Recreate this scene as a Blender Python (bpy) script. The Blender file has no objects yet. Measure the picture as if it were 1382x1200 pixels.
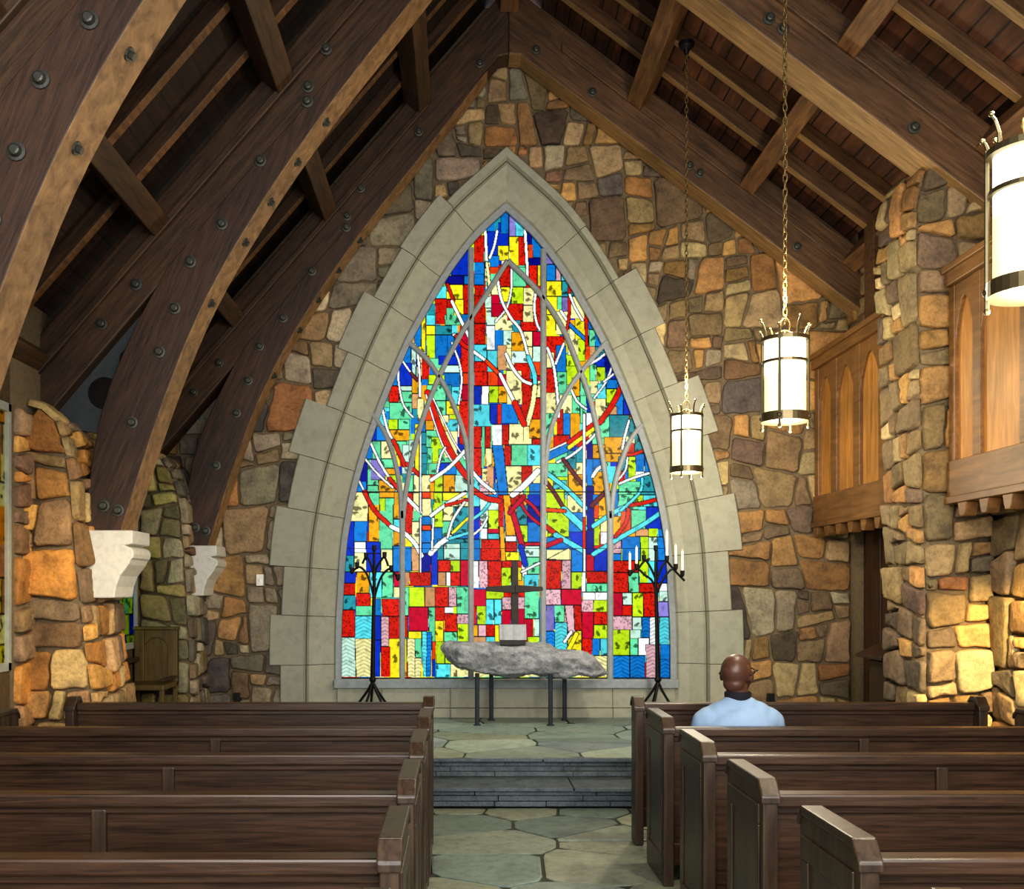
import bpy, bmesh, math, random
import numpy as np
from mathutils import Vector, Matrix, noise
random.seed(7)
RNG = random.Random(11)
C = bpy.context.scene.collection
PI = math.pi
F, CX, CY, EYE = 1382.0, 620.0, 796.0, 1.6

def X_(px, Y): return (px - CX) * Y / F
def Z_(py, Y): return EYE + (CY - py) * Y / F
def lin(c):
    return tuple(((x / 255.0) / 12.92 if x / 255.0 <= 0.04045 else ((x / 255.0 + 0.055) / 1.055) ** 2.4) for x in c)

# ------------------------------------------------------------------ objects
OFF = {}
def tag(o, label=None, cat=None, group=None, kind=None):
    if label: o['label'] = label
    if cat: o['category'] = cat
    if group: o['group'] = group
    if kind: o['kind'] = kind
    return o
def thing(name, label, cat, loc=(0, 0, 0), group=None, kind=None):
    o = bpy.data.objects.new(name, None)
    o.empty_display_size = 0.1
    C.objects.link(o); o.location = loc
    OFF[o.name] = Vector(loc)
    return tag(o, label, cat, group, kind)
def dup(root, loc, label=None, group=None):
    r = root.copy(); C.objects.link(r); r.location = loc
    if label: r['label'] = label
    if group: r['group'] = group
    for ch in list(root.children):
        c = ch.copy(); C.objects.link(c); c.parent = r
        for g in list(ch.children):
            d = g.copy(); C.objects.link(d); d.parent = c
    return r

class MB:
    def __init__(s): s.v = []; s.f = []; s.c = []; s.m = []; s.cur = 0; s.col = (1, 1, 1)
    def face(s, idx): s.f.append(tuple(idx)); s.c.append(s.col); s.m.append(s.cur)
    def poly(s, pts):
        n = len(s.v); s.v += [tuple(p) for p in pts]; s.face(range(n, n + len(pts))); return s
    def hexa(s, p):  # 8 corners: bottom 4 then top 4
        n = len(s.v); s.v += [tuple(q) for q in p]
        for q in ((3, 2, 1, 0), (4, 5, 6, 7), (0, 1, 5, 4), (1, 2, 6, 5), (2, 3, 7, 6), (3, 0, 4, 7)): s.face([n + i for i in q])
        return s
    def box(s, x0, x1, y0, y1, z0, z1):
        return s.hexa([(x0, y0, z0), (x1, y0, z0), (x1, y1, z0), (x0, y1, z0), (x0, y0, z1), (x1, y0, z1), (x1, y1, z1), (x0, y1, z1)])
    def prism(s, pts, fn):  # pts 2d; fn(p, k) -> 3d for k = 0, 1
        n = len(s.v); m = len(pts)
        s.v += [tuple(fn(p, 0)) for p in pts] + [tuple(fn(p, 1)) for p in pts]
        s.face(range(n, n + m)); s.face(range(n + 2 * m - 1, n + m - 1, -1))
        for i in range(m):
            j = (i + 1) % m; s.face((n + i, n + m + i, n + m + j, n + j))
        return s
    def prism_y(s, pts, y0, y1, edges=()):
        n = len(s.f); s.prism(pts, lambda p, k: (p[0], (y0, y1)[k], p[1]))
        for e in edges: s.m[n + 2 + e] = 1
        return s
    def prism_x(s, pts, x0, x1): return s.prism(pts, lambda p, k: ((x0, x1)[k], p[0], p[1]))
    def tube(s, path, r, seg=8, cap=True):
        path = [Vector(p) for p in path]; n0 = len(s.v); k = len(path)
        rs = r if isinstance(r, (list, tuple)) else [r] * k
        up = None
        for i, p in enumerate(path):
            t = (path[min(i + 1, k - 1)] - path[max(i - 1, 0)]).normalized()
            if up is None:
                up = Vector((0, 0, 1)) if abs(t.z) < .9 else Vector((1, 0, 0))
            a = t.cross(up).normalized(); b = a.cross(t).normalized(); up = b
            for q in range(seg):
                an = 2 * PI * q / seg
                s.v.append(tuple(p + (a * math.cos(an) + b * math.sin(an)) * rs[i]))
        for i in range(k - 1):
            for q in range(seg):
                w = (q + 1) % seg
                s.face((n0 + i * seg + q, n0 + i * seg + w, n0 + (i + 1) * seg + w, n0 + (i + 1) * seg + q))
        if cap:
            s.face([n0 + q for q in range(seg)][::-1]); s.face([n0 + (k - 1) * seg + q for q in range(seg)])
        return s
    def lathe(s, prof, c=(0, 0, 0), seg=24, axis='z'):
        n0 = len(s.v); k = len(prof)
        for r, z in prof:
            for q in range(seg):
                an = 2 * PI * q / seg
                a, b = r * math.cos(an), r * math.sin(an)
                if axis == 'z': s.v.append((c[0] + a, c[1] + b, c[2] + z))
                elif axis == 'y': s.v.append((c[0] + a, c[1] + z, c[2] + b))
                else: s.v.append((c[0] + z, c[1] + a, c[2] + b))
        for i in range(k - 1):
            for q in range(seg):
                w = (q + 1) % seg
                s.face((n0 + i * seg + q, n0 + i * seg + w, n0 + (i + 1) * seg + w, n0 + (i + 1) * seg + q))
        s.face([n0 + q for q in range(seg)][::-1]); s.face([n0 + (k - 1) * seg + q for q in range(seg)])
        return s
    def ball(s, c, r, seg=14, rings=9, M=None):
        r = (r, r, r) if isinstance(r, (int, float)) else r
        n0 = len(s.v)
        def put(x, y, z):
            p = Vector((x * r[0], y * r[1], z * r[2]))
            if M is not None: p = M @ p
            s.v.append((c[0] + p.x, c[1] + p.y, c[2] + p.z))
        put(0, 0, -1)
        for i in range(1, rings):
            ph = -PI / 2 + PI * i / rings
            for q in range(seg):
                an = 2 * PI * q / seg; put(math.cos(ph) * math.cos(an), math.cos(ph) * math.sin(an), math.sin(ph))
        put(0, 0, 1); last = len(s.v) - 1
        for q in range(seg):
            w = (q + 1) % seg
            s.face((n0, n0 + 1 + w, n0 + 1 + q)); s.face((last, last - seg + q, last - seg + w))
        for i in range(rings - 2):
            for q in range(seg):
                w = (q + 1) % seg; a = n0 + 1 + i * seg
                s.face((a + q, a + w, a + seg + w, a + seg + q))
        return s
    def capsule(s, a, b, ra, rb, seg=12):
        a, b = Vector(a), Vector(b); path = []; rs = []
        d = (b - a); L = d.length; t = d / L if L else Vector((0, 0, 1))
        for k in range(5):
            an = PI / 2 * (1 - k / 4) ; path.append(a - t * ra * math.sin(an)); rs.append(max(.0015, ra * math.cos(an)))
        for k in range(5):
            an = PI / 2 * k / 4; path.append(b + t * rb * math.sin(an)); rs.append(max(.0015, rb * math.cos(an)))
        return s.tube(path, rs, seg)
    def build(s, name, mats, parent=None, smooth=False, bevel=0, col=False, loc=None, recalc=True):
        if not isinstance(mats, (list, tuple)): mats = [mats]
        off = Vector((0, 0, 0))
        if parent is not None: off = OFF.get(parent.name, Vector((0, 0, 0)))
        if loc == 'base' and s.v:
            a = np.array(s.v); off = Vector(((a[:, 0].min() + a[:, 0].max()) / 2, (a[:, 1].min() + a[:, 1].max()) / 2, a[:, 2].min()))
        me = bpy.data.meshes.new(name)
        me.from_pydata([(p[0] - off.x, p[1] - off.y, p[2] - off.z) for p in s.v], [], s.f)
        for m in mats: me.materials.append(m)
        if len(mats) > 1: me.polygons.foreach_set('material_index', s.m)
        if col:
            at = me.color_attributes.new('Col', 'FLOAT_COLOR', 'CORNER')
            arr = []
            for f, c in zip(s.f, s.c): arr += list((c[0], c[1], c[2], 1.0)) * len(f)
            at.data.foreach_set('color', arr)
        if recalc:
            bm = bmesh.new(); bm.from_mesh(me); bmesh.ops.recalc_face_normals(bm, faces=bm.faces); bm.to_mesh(me); bm.free()
        if smooth: me.polygons.foreach_set('use_smooth', [True] * len(me.polygons))
        o = bpy.data.objects.new(name, me); C.objects.link(o)
        if parent is not None:
            o.parent = parent; OFF[o.name] = off
        elif loc == 'base': o.location = off
        if bevel:
            b = o.modifiers.new('bevel', 'BEVEL'); b.width = bevel; b.segments = 2; b.limit_method = 'ANGLE'; b.angle_limit = .6
        return o

# ------------------------------------------------------------------ materials
def mat(name):
    m = bpy.data.materials.new(name); m.use_nodes = True
    nt = m.node_tree; nt.nodes.clear()
    out = nt.nodes.new('ShaderNodeOutputMaterial'); b = nt.nodes.new('ShaderNodeBsdfPrincipled')
    nt.links.new(b.outputs[0], out.inputs[0])
    return m, nt, b, out
def N(nt, t, **kw):
    n = nt.nodes.new(t)
    for k, v in kw.items():
        if k in n.inputs: n.inputs[k].default_value = v
        else: setattr(n, k, v)
    return n
def ramp(nt, src, stops):
    r = nt.nodes.new('ShaderNodeValToRGB'); e = r.color_ramp.elements
    while len(e) > 1: e.remove(e[-1])
    e[0].position = stops[0][0]; e[0].color = (*stops[0][1], 1)
    for p, c in stops[1:]:
        q = e.new(p); q.color = (*c, 1)
    nt.links.new(src, r.inputs[0]); return r
def bump(nt, b, src, strength=.3, dist=.01, prev=None):
    n = N(nt, 'ShaderNodeBump', Strength=strength, Distance=dist)
    nt.links.new(src, n.inputs['Height'])
    if prev is not None: nt.links.new(prev.outputs[0], n.inputs['Normal'])
    nt.links.new(n.outputs[0], b.inputs['Normal']); return n
def wood(name, c1, c2, scale=(1, 12, 12), rot=(0, 0, 0), rough=.45, bstr=.15, boards=None):
    m, nt, b, out = mat(name)
    tc = N(nt, 'ShaderNodeTexCoord'); mp = N(nt, 'ShaderNodeMapping'); mp.inputs['Scale'].default_value = scale
    r0 = N(nt, 'ShaderNodeMapping'); r0.inputs['Rotation'].default_value = rot
    nt.links.new(tc.outputs['Object'], r0.inputs[0]); nt.links.new(r0.outputs[0], mp.inputs[0])
    no = N(nt, 'ShaderNodeTexNoise', Scale=2.2, Detail=7.0, Roughness=.62, Distortion=.6)
    nt.links.new(mp.outputs[0], no.inputs['Vector'])
    mid = tuple((a + c) / 2 for a, c in zip(c1, c2))
    rp = ramp(nt, no.outputs['Fac'], [(.28, c1), (.5, mid), (.74, c2)])
    big = N(nt, 'ShaderNodeTexNoise', Scale=1.3, Detail=3.0)
    nt.links.new(tc.outputs['Object'], big.inputs['Vector'])
    rb = ramp(nt, big.outputs['Fac'], [(.3, (.62, .62, .62)), (.7, (1.15, 1.1, 1.05))])
    mx = N(nt, 'ShaderNodeMix', data_type='RGBA', blend_type='MULTIPLY'); mx.inputs[0].default_value = 1
    nt.links.new(rp.outputs[0], mx.inputs[6]); nt.links.new(rb.outputs[0], mx.inputs[7])
    src = mx.outputs[2]
    bp = bump(nt, b, no.outputs['Fac'], bstr, .006)
    if boards:
        ax, pitch, lin_c = boards
        sx = N(nt, 'ShaderNodeSeparateXYZ'); nt.links.new(r0.outputs[0], sx.inputs[0])
        mm = N(nt, 'ShaderNodeMath', operation='PINGPONG'); mm.inputs[1].default_value = pitch / 2
        nt.links.new(sx.outputs[ax], mm.inputs[0])
        lt = N(nt, 'ShaderNodeMath', operation='GREATER_THAN'); lt.inputs[1].default_value = .008
        nt.links.new(mm.outputs[0], lt.inputs[0])
        fl = N(nt, 'ShaderNodeMath', operation='DIVIDE'); fl.inputs[1].default_value = pitch
        nt.links.new(sx.outputs[ax], fl.inputs[0])
        fo = N(nt, 'ShaderNodeMath', operation='ROUND'); nt.links.new(fl.outputs[0], fo.inputs[0])
        wn = N(nt, 'ShaderNodeTexWhiteNoise', noise_dimensions='1D'); nt.links.new(fo.outputs[0], wn.inputs['W'])
        rv = ramp(nt, wn.outputs['Value'], [(0, (.7, .7, .7)), (1, (1.3, 1.25, 1.2))])
        m2 = N(nt, 'ShaderNodeMix', data_type='RGBA', blend_type='MULTIPLY'); m2.inputs[0].default_value = 1
        nt.links.new(src, m2.inputs[6]); nt.links.new(rv.outputs[0], m2.inputs[7])
        m3 = N(nt, 'ShaderNodeMix', data_type='RGBA')
        nt.links.new(lt.outputs[0], m3.inputs[0]); m3.inputs[6].default_value = (*lin_c, 1); nt.links.new(m2.outputs[2], m3.inputs[7])
        src = m3.outputs[2]
    nt.links.new(src, b.inputs['Base Color'])
    b.inputs['Roughness'].default_value = rough
    return m
def stone(name, attr=True, base=(.3, .28, .22), var=.45, scale=7.0, bstr=.6, rough=.85, bdist=.02):
    m, nt, b, out = mat(name)
    tc = N(nt, 'ShaderNodeTexCoord')
    n1 = N(nt, 'ShaderNodeTexNoise', Scale=scale, Detail=8.0, Roughness=.65); nt.links.new(tc.outputs['Object'], n1.inputs['Vector'])
    n2 = N(nt, 'ShaderNodeTexNoise', Scale=scale * 5, Detail=6.0, Roughness=.7); nt.links.new(tc.outputs['Object'], n2.inputs['Vector'])
    r1 = ramp(nt, n1.outputs['Fac'], [(.3, (1 - var, 1 - var, 1 - var * .9)), (.5, (1, 1, 1)), (.72, (1 + var * .7, 1 + var * .62, 1 + var * .5))])
    r2 = ramp(nt, n2.outputs['Fac'], [(.36, (.68, .66, .64)), (.5, (1, 1, 1)), (.68, (1.2, 1.18, 1.15))])
    mx = N(nt, 'ShaderNodeMix', data_type='RGBA', blend_type='MULTIPLY'); mx.inputs[0].default_value = 1
    if attr:
        a = N(nt, 'ShaderNodeAttribute', attribute_name='Col'); nt.links.new(a.outputs['Color'], mx.inputs[6])
    else: mx.inputs[6].default_value = (*base, 1)
    nt.links.new(r1.outputs[0], mx.inputs[7])
    m2 = N(nt, 'ShaderNodeMix', data_type='RGBA', blend_type='MULTIPLY'); m2.inputs[0].default_value = .8 if var > .15 else .35
    nt.links.new(mx.outputs[2], m2.inputs[6]); nt.links.new(r2.outputs[0], m2.inputs[7])
    nt.links.new(m2.outputs[2], b.inputs['Base Color']); b.inputs['Roughness'].default_value = rough
    p = bump(nt, b, n1.outputs['Fac'], bstr, bdist * 1.6)
    bump(nt, b, n2.outputs['Fac'], bstr * .8, bdist * .45, p)
    return m
def plain(name, c, rough=.5, metal=0, nscale=20, var=.12, bstr=.05):
    m, nt, b, out = mat(name)
    tc = N(nt, 'ShaderNodeTexCoord'); n1 = N(nt, 'ShaderNodeTexNoise', Scale=nscale, Detail=4.0)
    nt.links.new(tc.outputs['Object'], n1.inputs['Vector'])
    r = ramp(nt, n1.outputs['Fac'], [(.3, tuple(x * (1 - var) for x in c)), (.7, tuple(min(1, x * (1 + var)) for x in c))])
    nt.links.new(r.outputs[0], b.inputs['Base Color']); b.inputs['Roughness'].default_value = rough; b.inputs['Metallic'].default_value = metal
    if bstr: bump(nt, b, n1.outputs['Fac'], bstr, .01)
    return m
M_stone = stone('rubble_stone')
M_mortar = stone('mortar', False, lin((112, 98, 76)), .2, 18, .4)
M_lime = stone('limestone', False, lin((152, 152, 138)), .06, 2.2, .1, .8, .006)
M_limejoint = plain('limestone_joint', lin((84, 80, 66)), .9)
M_corbel = stone('white_stone', False, lin((205, 203, 196)), .03, 4, .08, .7, .008)
M_slate = stone('flagstone', True, var=.25, scale=3, bstr=.25, rough=.42, bdist=.012)
M_slateside = stone('slate_riser', False, lin((92, 104, 112)), .4, 9, .6, .6)
M_grout = stone('grout', False, lin((62, 66, 60)), .2, 12, .3)
AL, AR = math.atan(1.15), math.atan(.755)
M_beamL = wood('shaded_timber', lin((32, 23, 16)), lin((86, 62, 42)), (1.4, 14, 14), (0, AL, 0), .6, .5)  # left slope timber, its shade put into the colour
M_beamR = wood('lit_timber', lin((54, 38, 25)), lin((112, 82, 55)), (1.4, 14, 14), (0, -AR, 0), .6, .5)  # right slope timber, paler than the left to hold lantern light
M_brace = wood('brace_timber', lin((33, 22, 16)), lin((82, 57, 42)), (1.4, 14, 14), (0, 1.15, 0), .6, .5)
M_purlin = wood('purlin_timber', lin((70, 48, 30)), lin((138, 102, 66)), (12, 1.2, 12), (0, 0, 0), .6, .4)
M_purlinL = wood('shaded_purlin_timber', lin((44, 31, 20)), lin((92, 68, 44)), (12, 1.2, 12), (0, 0, 0), .6, .4)  # shaded copy of the purlin timber for the left slope
M_edgeL = wood('lit_brace_edge', lin((96, 72, 48)), lin((170, 136, 96)), (5, 5, 5), (0, 0, 0), .6, .4)  # brace underside painted paler to carry the lantern light
M_edgeR = wood('lit_timber_edge', lin((104, 82, 54)), lin((168, 136, 92)), (1.4, 14, 14), (0, -AR, 0), .6, .4)  # lantern light painted into the right rafter undersides
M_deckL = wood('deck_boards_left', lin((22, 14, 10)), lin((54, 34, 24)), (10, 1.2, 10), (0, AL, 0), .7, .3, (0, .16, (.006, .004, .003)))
M_deckR = wood('deck_boards_right', lin((66, 42, 30)), lin((116, 76, 54)), (10, 1.2, 10), (0, -AR, 0), .7, .3, (0, .16, (.01, .006, .004)))  # deck paler here than on the left, lantern light in the colour
M_pew = wood('pew_oak', lin((32, 22, 16)), lin((84, 62, 47)), (1.6, 34, 34), (0, 0, 0), .34, .12)
M_pewend = wood('pew_end_oak', lin((32, 24, 19)), lin((82, 66, 52)), (14, 14, 1.2), (0, 0, 0), .36, .12)
M_oak = wood('gallery_oak', lin((136, 94, 44)), lin((192, 140, 74)), (9, 9, 1.0), (0, 0, 0), .45, .1)
M_oakframe = wood('gallery_frame_oak', lin((90, 64, 36)), lin((134, 98, 58)), (9, 1, 9), (0, 0, 0), .45, .1)
M_chair = wood('green_oak', lin((66, 52, 22)), lin((110, 90, 44)), (9, 9, 1), (0, 0, 0), .5, .1)
M_door = wood('door_wood', lin((38, 24, 16)), lin((72, 48, 32)), (9, 9, 1), (0, 0, 0), .5, .1)
M_iron = plain('black_iron', lin((22, 21, 21)), .5, .6)
M_bolt = plain('bolt_steel', lin((82, 84, 78)), .5, .7)
M_leg = plain('blued_iron', lin((62, 68, 78)), .45, .6)
M_bronze = plain('lantern_bronze', lin((110, 100, 76)), .4, .8)
M_brass = plain('chain_brass', lin((126, 108, 70)), .45, .7)
M_gusset = plain('gusset_steel', lin((66, 72, 76)), .6, .3)
M_frame = plain('window_lead_frame', lin((136, 142, 146)), .6, 0)
M_wframe = plain('pale_window_frame', lin((150, 156, 150)), .6)
M_log = stone('weathered_log', False, lin((142, 145, 150)), .5, 8, .9, .8, .02)
M_cross = plain('dark_cross_wood', lin((42, 36, 34)), .7, 0, 14, .3, .3)
M_paper = plain('book_pages', lin((150, 153, 158)), .8)
M_dark = plain('dark_leather', lin((30, 28, 28)), .6)
M_wax = plain('candle_wax', lin((240, 238, 226)), .5)
M_plate = plain('white_plastic', lin((232, 230, 220)), .4)
M_skin = plain('brown_skin', lin((84, 56, 46)), .42, 0, 30, .1, .05)
M_shirt = plain('pale_blue_cotton', lin((142, 168, 200)), .85, 0, 9, .05, .1)
M_navy = plain('navy_knit', lin((22, 24, 34)), .9)
M_trouser = plain('grey_trousers', lin((60, 62, 68)), .9)
M_black = plain('black_plastic', lin((18, 18, 18)), .35)
M_eye = plain('eye_white', lin((225, 220, 212)), .3)

def glassmat():
    m, nt, b, out = mat('stained_glass'); nt.nodes.remove(b)
    a = N(nt, 'ShaderNodeAttribute', attribute_name='Col')
    tc = N(nt, 'ShaderNodeTexCoord'); n1 = N(nt, 'ShaderNodeTexNoise', Scale=16.0, Detail=4.0, Roughness=.6)
    nt.links.new(tc.outputs['Object'], n1.inputs['Vector'])
    r = ramp(nt, n1.outputs['Fac'], [(.32, (.62, .62, .62)), (.52, (1, 1, 1))])
    mx = N(nt, 'ShaderNodeMix', data_type='RGBA', blend_type='MULTIPLY'); mx.inputs[0].default_value = 1
    nt.links.new(a.outputs['Color'], mx.inputs[6]); nt.links.new(r.outputs[0], mx.inputs[7])
    t = N(nt, 'ShaderNodeBsdfTransparent'); nt.links.new(mx.outputs[2], t.inputs[0])
    g = N(nt, 'ShaderNodeBsdfGlossy', Roughness=.25); g.inputs[0].default_value = (.5, .5, .5, 1)
    ms = N(nt, 'ShaderNodeMixShader'); ms.inputs[0].default_value = .006
    nt.links.new(t.outputs[0], ms.inputs[1]); nt.links.new(g.outputs[0], ms.inputs[2]); nt.links.new(ms.outputs[0], out.inputs[0])
    return m
M_glass = glassmat()
def lampmat():
    m, nt, b, out = mat('lantern_glass')
    b.inputs['Base Color'].default_value = (.8, .76, .6, 1); b.inputs['Roughness'].default_value = .5
    tc = N(nt, 'ShaderNodeTexCoord'); sx = N(nt, 'ShaderNodeSeparateXYZ'); nt.links.new(tc.outputs['Object'], sx.inputs[0])
    mr = N(nt, 'ShaderNodeMapRange'); mr.inputs['From Min'].default_value = .0; mr.inputs['From Max'].default_value = .5
    nt.links.new(sx.outputs[2], mr.inputs['Value'])
    r = ramp(nt, mr.outputs[0], [(0, (.42, .39, .20)), (.55, (.50, .47, .27)), (.8, (2.2, 2.1, 1.5)), (1, (2.6, 2.5, 2.0))])
    nt.links.new(r.outputs[0], b.inputs['Emission Color']); b.inputs['Emission Strength'].default_value = LAMP
    return m
LAMP = 1.5
M_lamp = lampmat()

# ------------------------------------------------------------------ rubble masonry
PAL = {
 'gold': [((168, 130, 80), 3), ((154, 120, 76), 3), ((146, 126, 92), 3), ((164, 144, 106), 2), ((120, 102, 78), 2.2), ((150, 108, 68), 1.4), ((96, 82, 68), 1.5), ((136, 116, 84), 2.5), ((184, 164, 122), .9)],
 'grey': [((144, 134, 112), 3), ((124, 113, 96), 3), ((162, 150, 126), 2), ((102, 94, 84), 2), ((148, 126, 94), 2), ((128, 102, 76), 1), ((84, 78, 72), 1)],
 'orange': [((196, 148, 84), 3), ((184, 130, 68), 1.6), ((172, 142, 100), 3), ((152, 118, 82), 2), ((190, 162, 112), 2), ((134, 110, 88), 1.2), ((150, 130, 100), 1.5)],  # warm light is partly mixed into these stone tones
 'olive': [((134, 124, 82), 3), ((150, 136, 90), 2), ((112, 104, 80), 2), ((144, 136, 112), 2), ((100, 92, 68), 1)],  # yellow-green window light mixed into the stone colours
}
def pick(pal):
    L = PAL[pal]; t = RNG.uniform(0, sum(w for _, w in L))
    for c, w in L:
        t -= w
        if t <= 0: break
    k = RNG.uniform(.80, 1.15)
    return lin(tuple(max(0, min(255, x * k + RNG.uniform(-3, 3))) for x in c))
def clip(poly, nx, ny, d):  # keep nx*x+ny*y <= d
    out = []
    for i in range(len(poly)):
        a = poly[i]; b = poly[(i + 1) % len(poly)]
        da = nx * a[0] + ny * a[1] - d; db = nx * b[0] + ny * b[1] - d
        if da <= 0: out.append(a)
        if (da < 0 < db) or (db < 0 < da):
            t = da / (da - db); out.append((a[0] + (b[0] - a[0]) * t, a[1] + (b[1] - a[1]) * t))
    return out
def area(p): return .5 * sum(p[i][0] * p[(i + 1) % len(p)][1] - p[(i + 1) % len(p)][0] * p[i][1] for i in range(len(p)))
def seeds(u0, u1, v0, v1, hmin, hmax, wmin, wmax, split=.25):
    out = []; v = v0
    while v < v1:
        h = RNG.uniform(hmin, hmax); u = u0 - RNG.uniform(0, wmax)
        while u < u1 + .1:
            w = RNG.uniform(wmin, wmax) if RNG.random() > .15 else wmin * .8
            cu, cv = u + w / 2, v + h / 2 + RNG.uniform(-.22, .22) * h
            if h > .75 * hmax and RNG.random() < split:
                k = RNG.uniform(.35, .65)
                out.append((cu + RNG.uniform(-.03, .03), v + h * k / 2, min(w, h * k) ** 2 / 6)); out.append((cu, v + h * (k + 1) / 2, min(w, h * (1 - k)) ** 2 / 6))
            else: out.append((cu, cv, (min(w, h) / 2) ** 2 * .55))
            u += w
        v += h
    return out
def cells(S, outline, gap, reject=None):
    A = np.array([(s[0], s[1]) for s in S]); W = np.array([s[2] for s in S]); res = []
    for i in range(len(S)):
        if reject and reject(A[i][0], A[i][1]): continue
        d2 = ((A - A[i]) ** 2).sum(1); nb = np.argsort(d2)[1:22]
        poly = list(outline)
        for j in nb:
            dx, dy = A[j] - A[i]; L = math.hypot(dx, dy)
            if L < 1e-6: continue
            # power bisector
            t = (d2[j] + W[i] - W[j]) / (2 * L)
            nx, ny = dx / L, dy / L
            poly = clip(poly, nx, ny, nx * A[i][0] + ny * A[i][1] + t - gap / 2)
            if len(poly) < 3: break
        if len(poly) >= 3 and abs(area(poly)) > .0022: res.append(poly)
    return res
def shrink(poly, g):
    if area(poly) < 0: poly = poly[::-1]
    out = list(poly)
    for i in range(len(poly)):
        a, b = poly[i], poly[(i + 1) % len(poly)]; L = math.hypot(b[0] - a[0], b[1] - a[1])
        if L < 1e-5: continue
        nx, ny = (b[1] - a[1]) / L, -(b[0] - a[0]) / L
        out = clip(out, nx, ny, nx * a[0] + ny * a[1] - g)
        if len(out) < 3: return []
    return out
def blocks(outline, gap, smin, smax, reject=None, near=None):
    """roughly squared rubble: slanted cuts through the long side until each stone is small enough"""
    res = []; st = [(list(outline), RNG.uniform(smin, smax))]
    while st:
        p, tgt = st.pop()
        # oriented extent
        best = None
        for k in range(6):
            t = PI * k / 6; ux, uy = math.cos(t), math.sin(t); pr = [q[0] * ux + q[1] * uy for q in p]; e = max(pr) - min(pr)
            if best is None or e > best[0]: best = (e, ux, uy, min(pr), max(pr))
        w = max(q[0] for q in p) - min(q[0] for q in p); h = max(q[1] for q in p) - min(q[1] for q in p)
        if w > h * 1.08: t = 0.0; e0, e1 = min(q[0] for q in p), max(q[0] for q in p)
        else: t = PI / 2; e0, e1 = min(q[1] for q in p), max(q[1] for q in p)
        if max(w, h) < tgt or abs(area(p)) < smin * smin * .55:
            q = shrink(p, gap / 2)
            if near and len(q) >= 3 and any(near(*a) for a in q):
                if max(w, h) > .17 and not all(near(*a) for a in q): tgt = .16
                else: continue
        if max(w, h) < tgt or (tgt > .16 and abs(area(p)) < smin * smin * .55):
            q = shrink(p, gap / 2)
            if len(q) >= 3 and abs(area(q)) > .0018:
                c = (sum(a[0] for a in q) / len(q), sum(a[1] for a in q) / len(q))
                if not (reject and reject(*c)): res.append(q)
            continue
        big = max(w, h) > 2.2 * smax
        an = t + RNG.uniform(-.10, .10) * (1 if big else 2.6); nx, ny = math.cos(an), math.sin(an)
        cx_, cy_ = (min(q[0] for q in p) + max(q[0] for q in p)) / 2, (min(q[1] for q in p) + max(q[1] for q in p)) / 2
        d = nx * cx_ + ny * cy_ + (e1 - e0) * RNG.uniform(-.2, .2)
        a, b = clip(p, nx, ny, d), clip(p, -nx, -ny, -d)
        for r in (a, b):
            if len(r) >= 3: st.append((r, min(smax, max(smin, RNG.betavariate(1.5, 1.5) * (smax - smin) + smin))))
    return res
def inset(poly, d):
    if area(poly) < 0: poly = poly[::-1]
    c = (sum(p[0] for p in poly) / len(poly), sum(p[1] for p in poly) / len(poly)); out = []
    for p in poly:
        dx, dy = c[0] - p[0], c[1] - p[1]; L = math.hypot(dx, dy) or 1
        k = min(d, L * .6) / L; out.append((p[0] + dx * k, p[1] + dy * k))
    return out
def chaikin(p, k=.2):
    o = []
    for i in range(len(p)):
        a, b = p[i], p[(i + 1) % len(p)]
        o += [(a[0] + (b[0] - a[0]) * k, a[1] + (b[1] - a[1]) * k), (b[0] + (a[0] - b[0]) * k, b[1] + (a[1] - b[1]) * k)]
    return o
def dens(p, m=.07):
    o = []
    for i in range(len(p)):
        a, b = p[i], p[(i + 1) % len(p)]; L = math.hypot(b[0] - a[0], b[1] - a[1]); n = max(1, int(L / m))
        for k in range(n): o.append((a[0] + (b[0] - a[0]) * k / n, a[1] + (b[1] - a[1]) * k / n))
    return o
def lay(mb, polys, fn, depth, pal, flat=False, rough=1.0):
    """set one stone per polygon; fn(u, v, d) -> xyz"""
    for p in polys:
        p = dens(chaikin(p, .09 if not flat else .12), .07)
        D = depth * RNG.uniform(.55, 1.3); tu, tv = RNG.uniform(-.07, .07) * rough, RNG.uniform(-.07, .07) * rough
        c = (sum(q[0] for q in p) / len(p), sum(q[1] for q in p) / len(p))
        mb.col = pal() if callable(pal) else pick(pal)
        def dd(q, base): return base + ((q[0] - c[0]) * tu + (q[1] - c[1]) * tv if base > 0 else 0)
        jit = lambda q, a: (q[0] + RNG.uniform(-a, a), q[1] + RNG.uniform(-a, a))
        if flat: rings = [(p, 0, 0), (p, D * .8, 0), (inset(p, .012), D, .0008)]
        else:
            p = [jit(q, .009) for q in p]
            rings = [(p, 0, 0), (p, D * .6, .002), (inset(p, .009), D * .94, .003), (inset(p, .022), D * 1.0, .003), (inset(p, .09), D * 1.03, .007 * rough)]
        n0 = len(mb.v); m = len(p)
        for ring, d, j in rings:
            for q in ring: mb.v.append(tuple(fn(q[0], q[1], dd(q, d) + RNG.uniform(-j, j))))
        cd = dd(c, rings[-1][1]) + RNG.uniform(-.008, .008) * rough * (0 if flat else 1)
        mb.v.append(tuple(fn(c[0], c[1], cd))); ce = len(mb.v) - 1
        for r in range(len(rings) - 1):
            for i in range(m):
                j = (i + 1) % m; a = n0 + r * m; mb.face((a + i, a + j, a + m + j, a + m + i))
        a = n0 + (len(rings) - 1) * m
        for i in range(m): mb.face((a + i, a + (i + 1) % m, ce))

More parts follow.
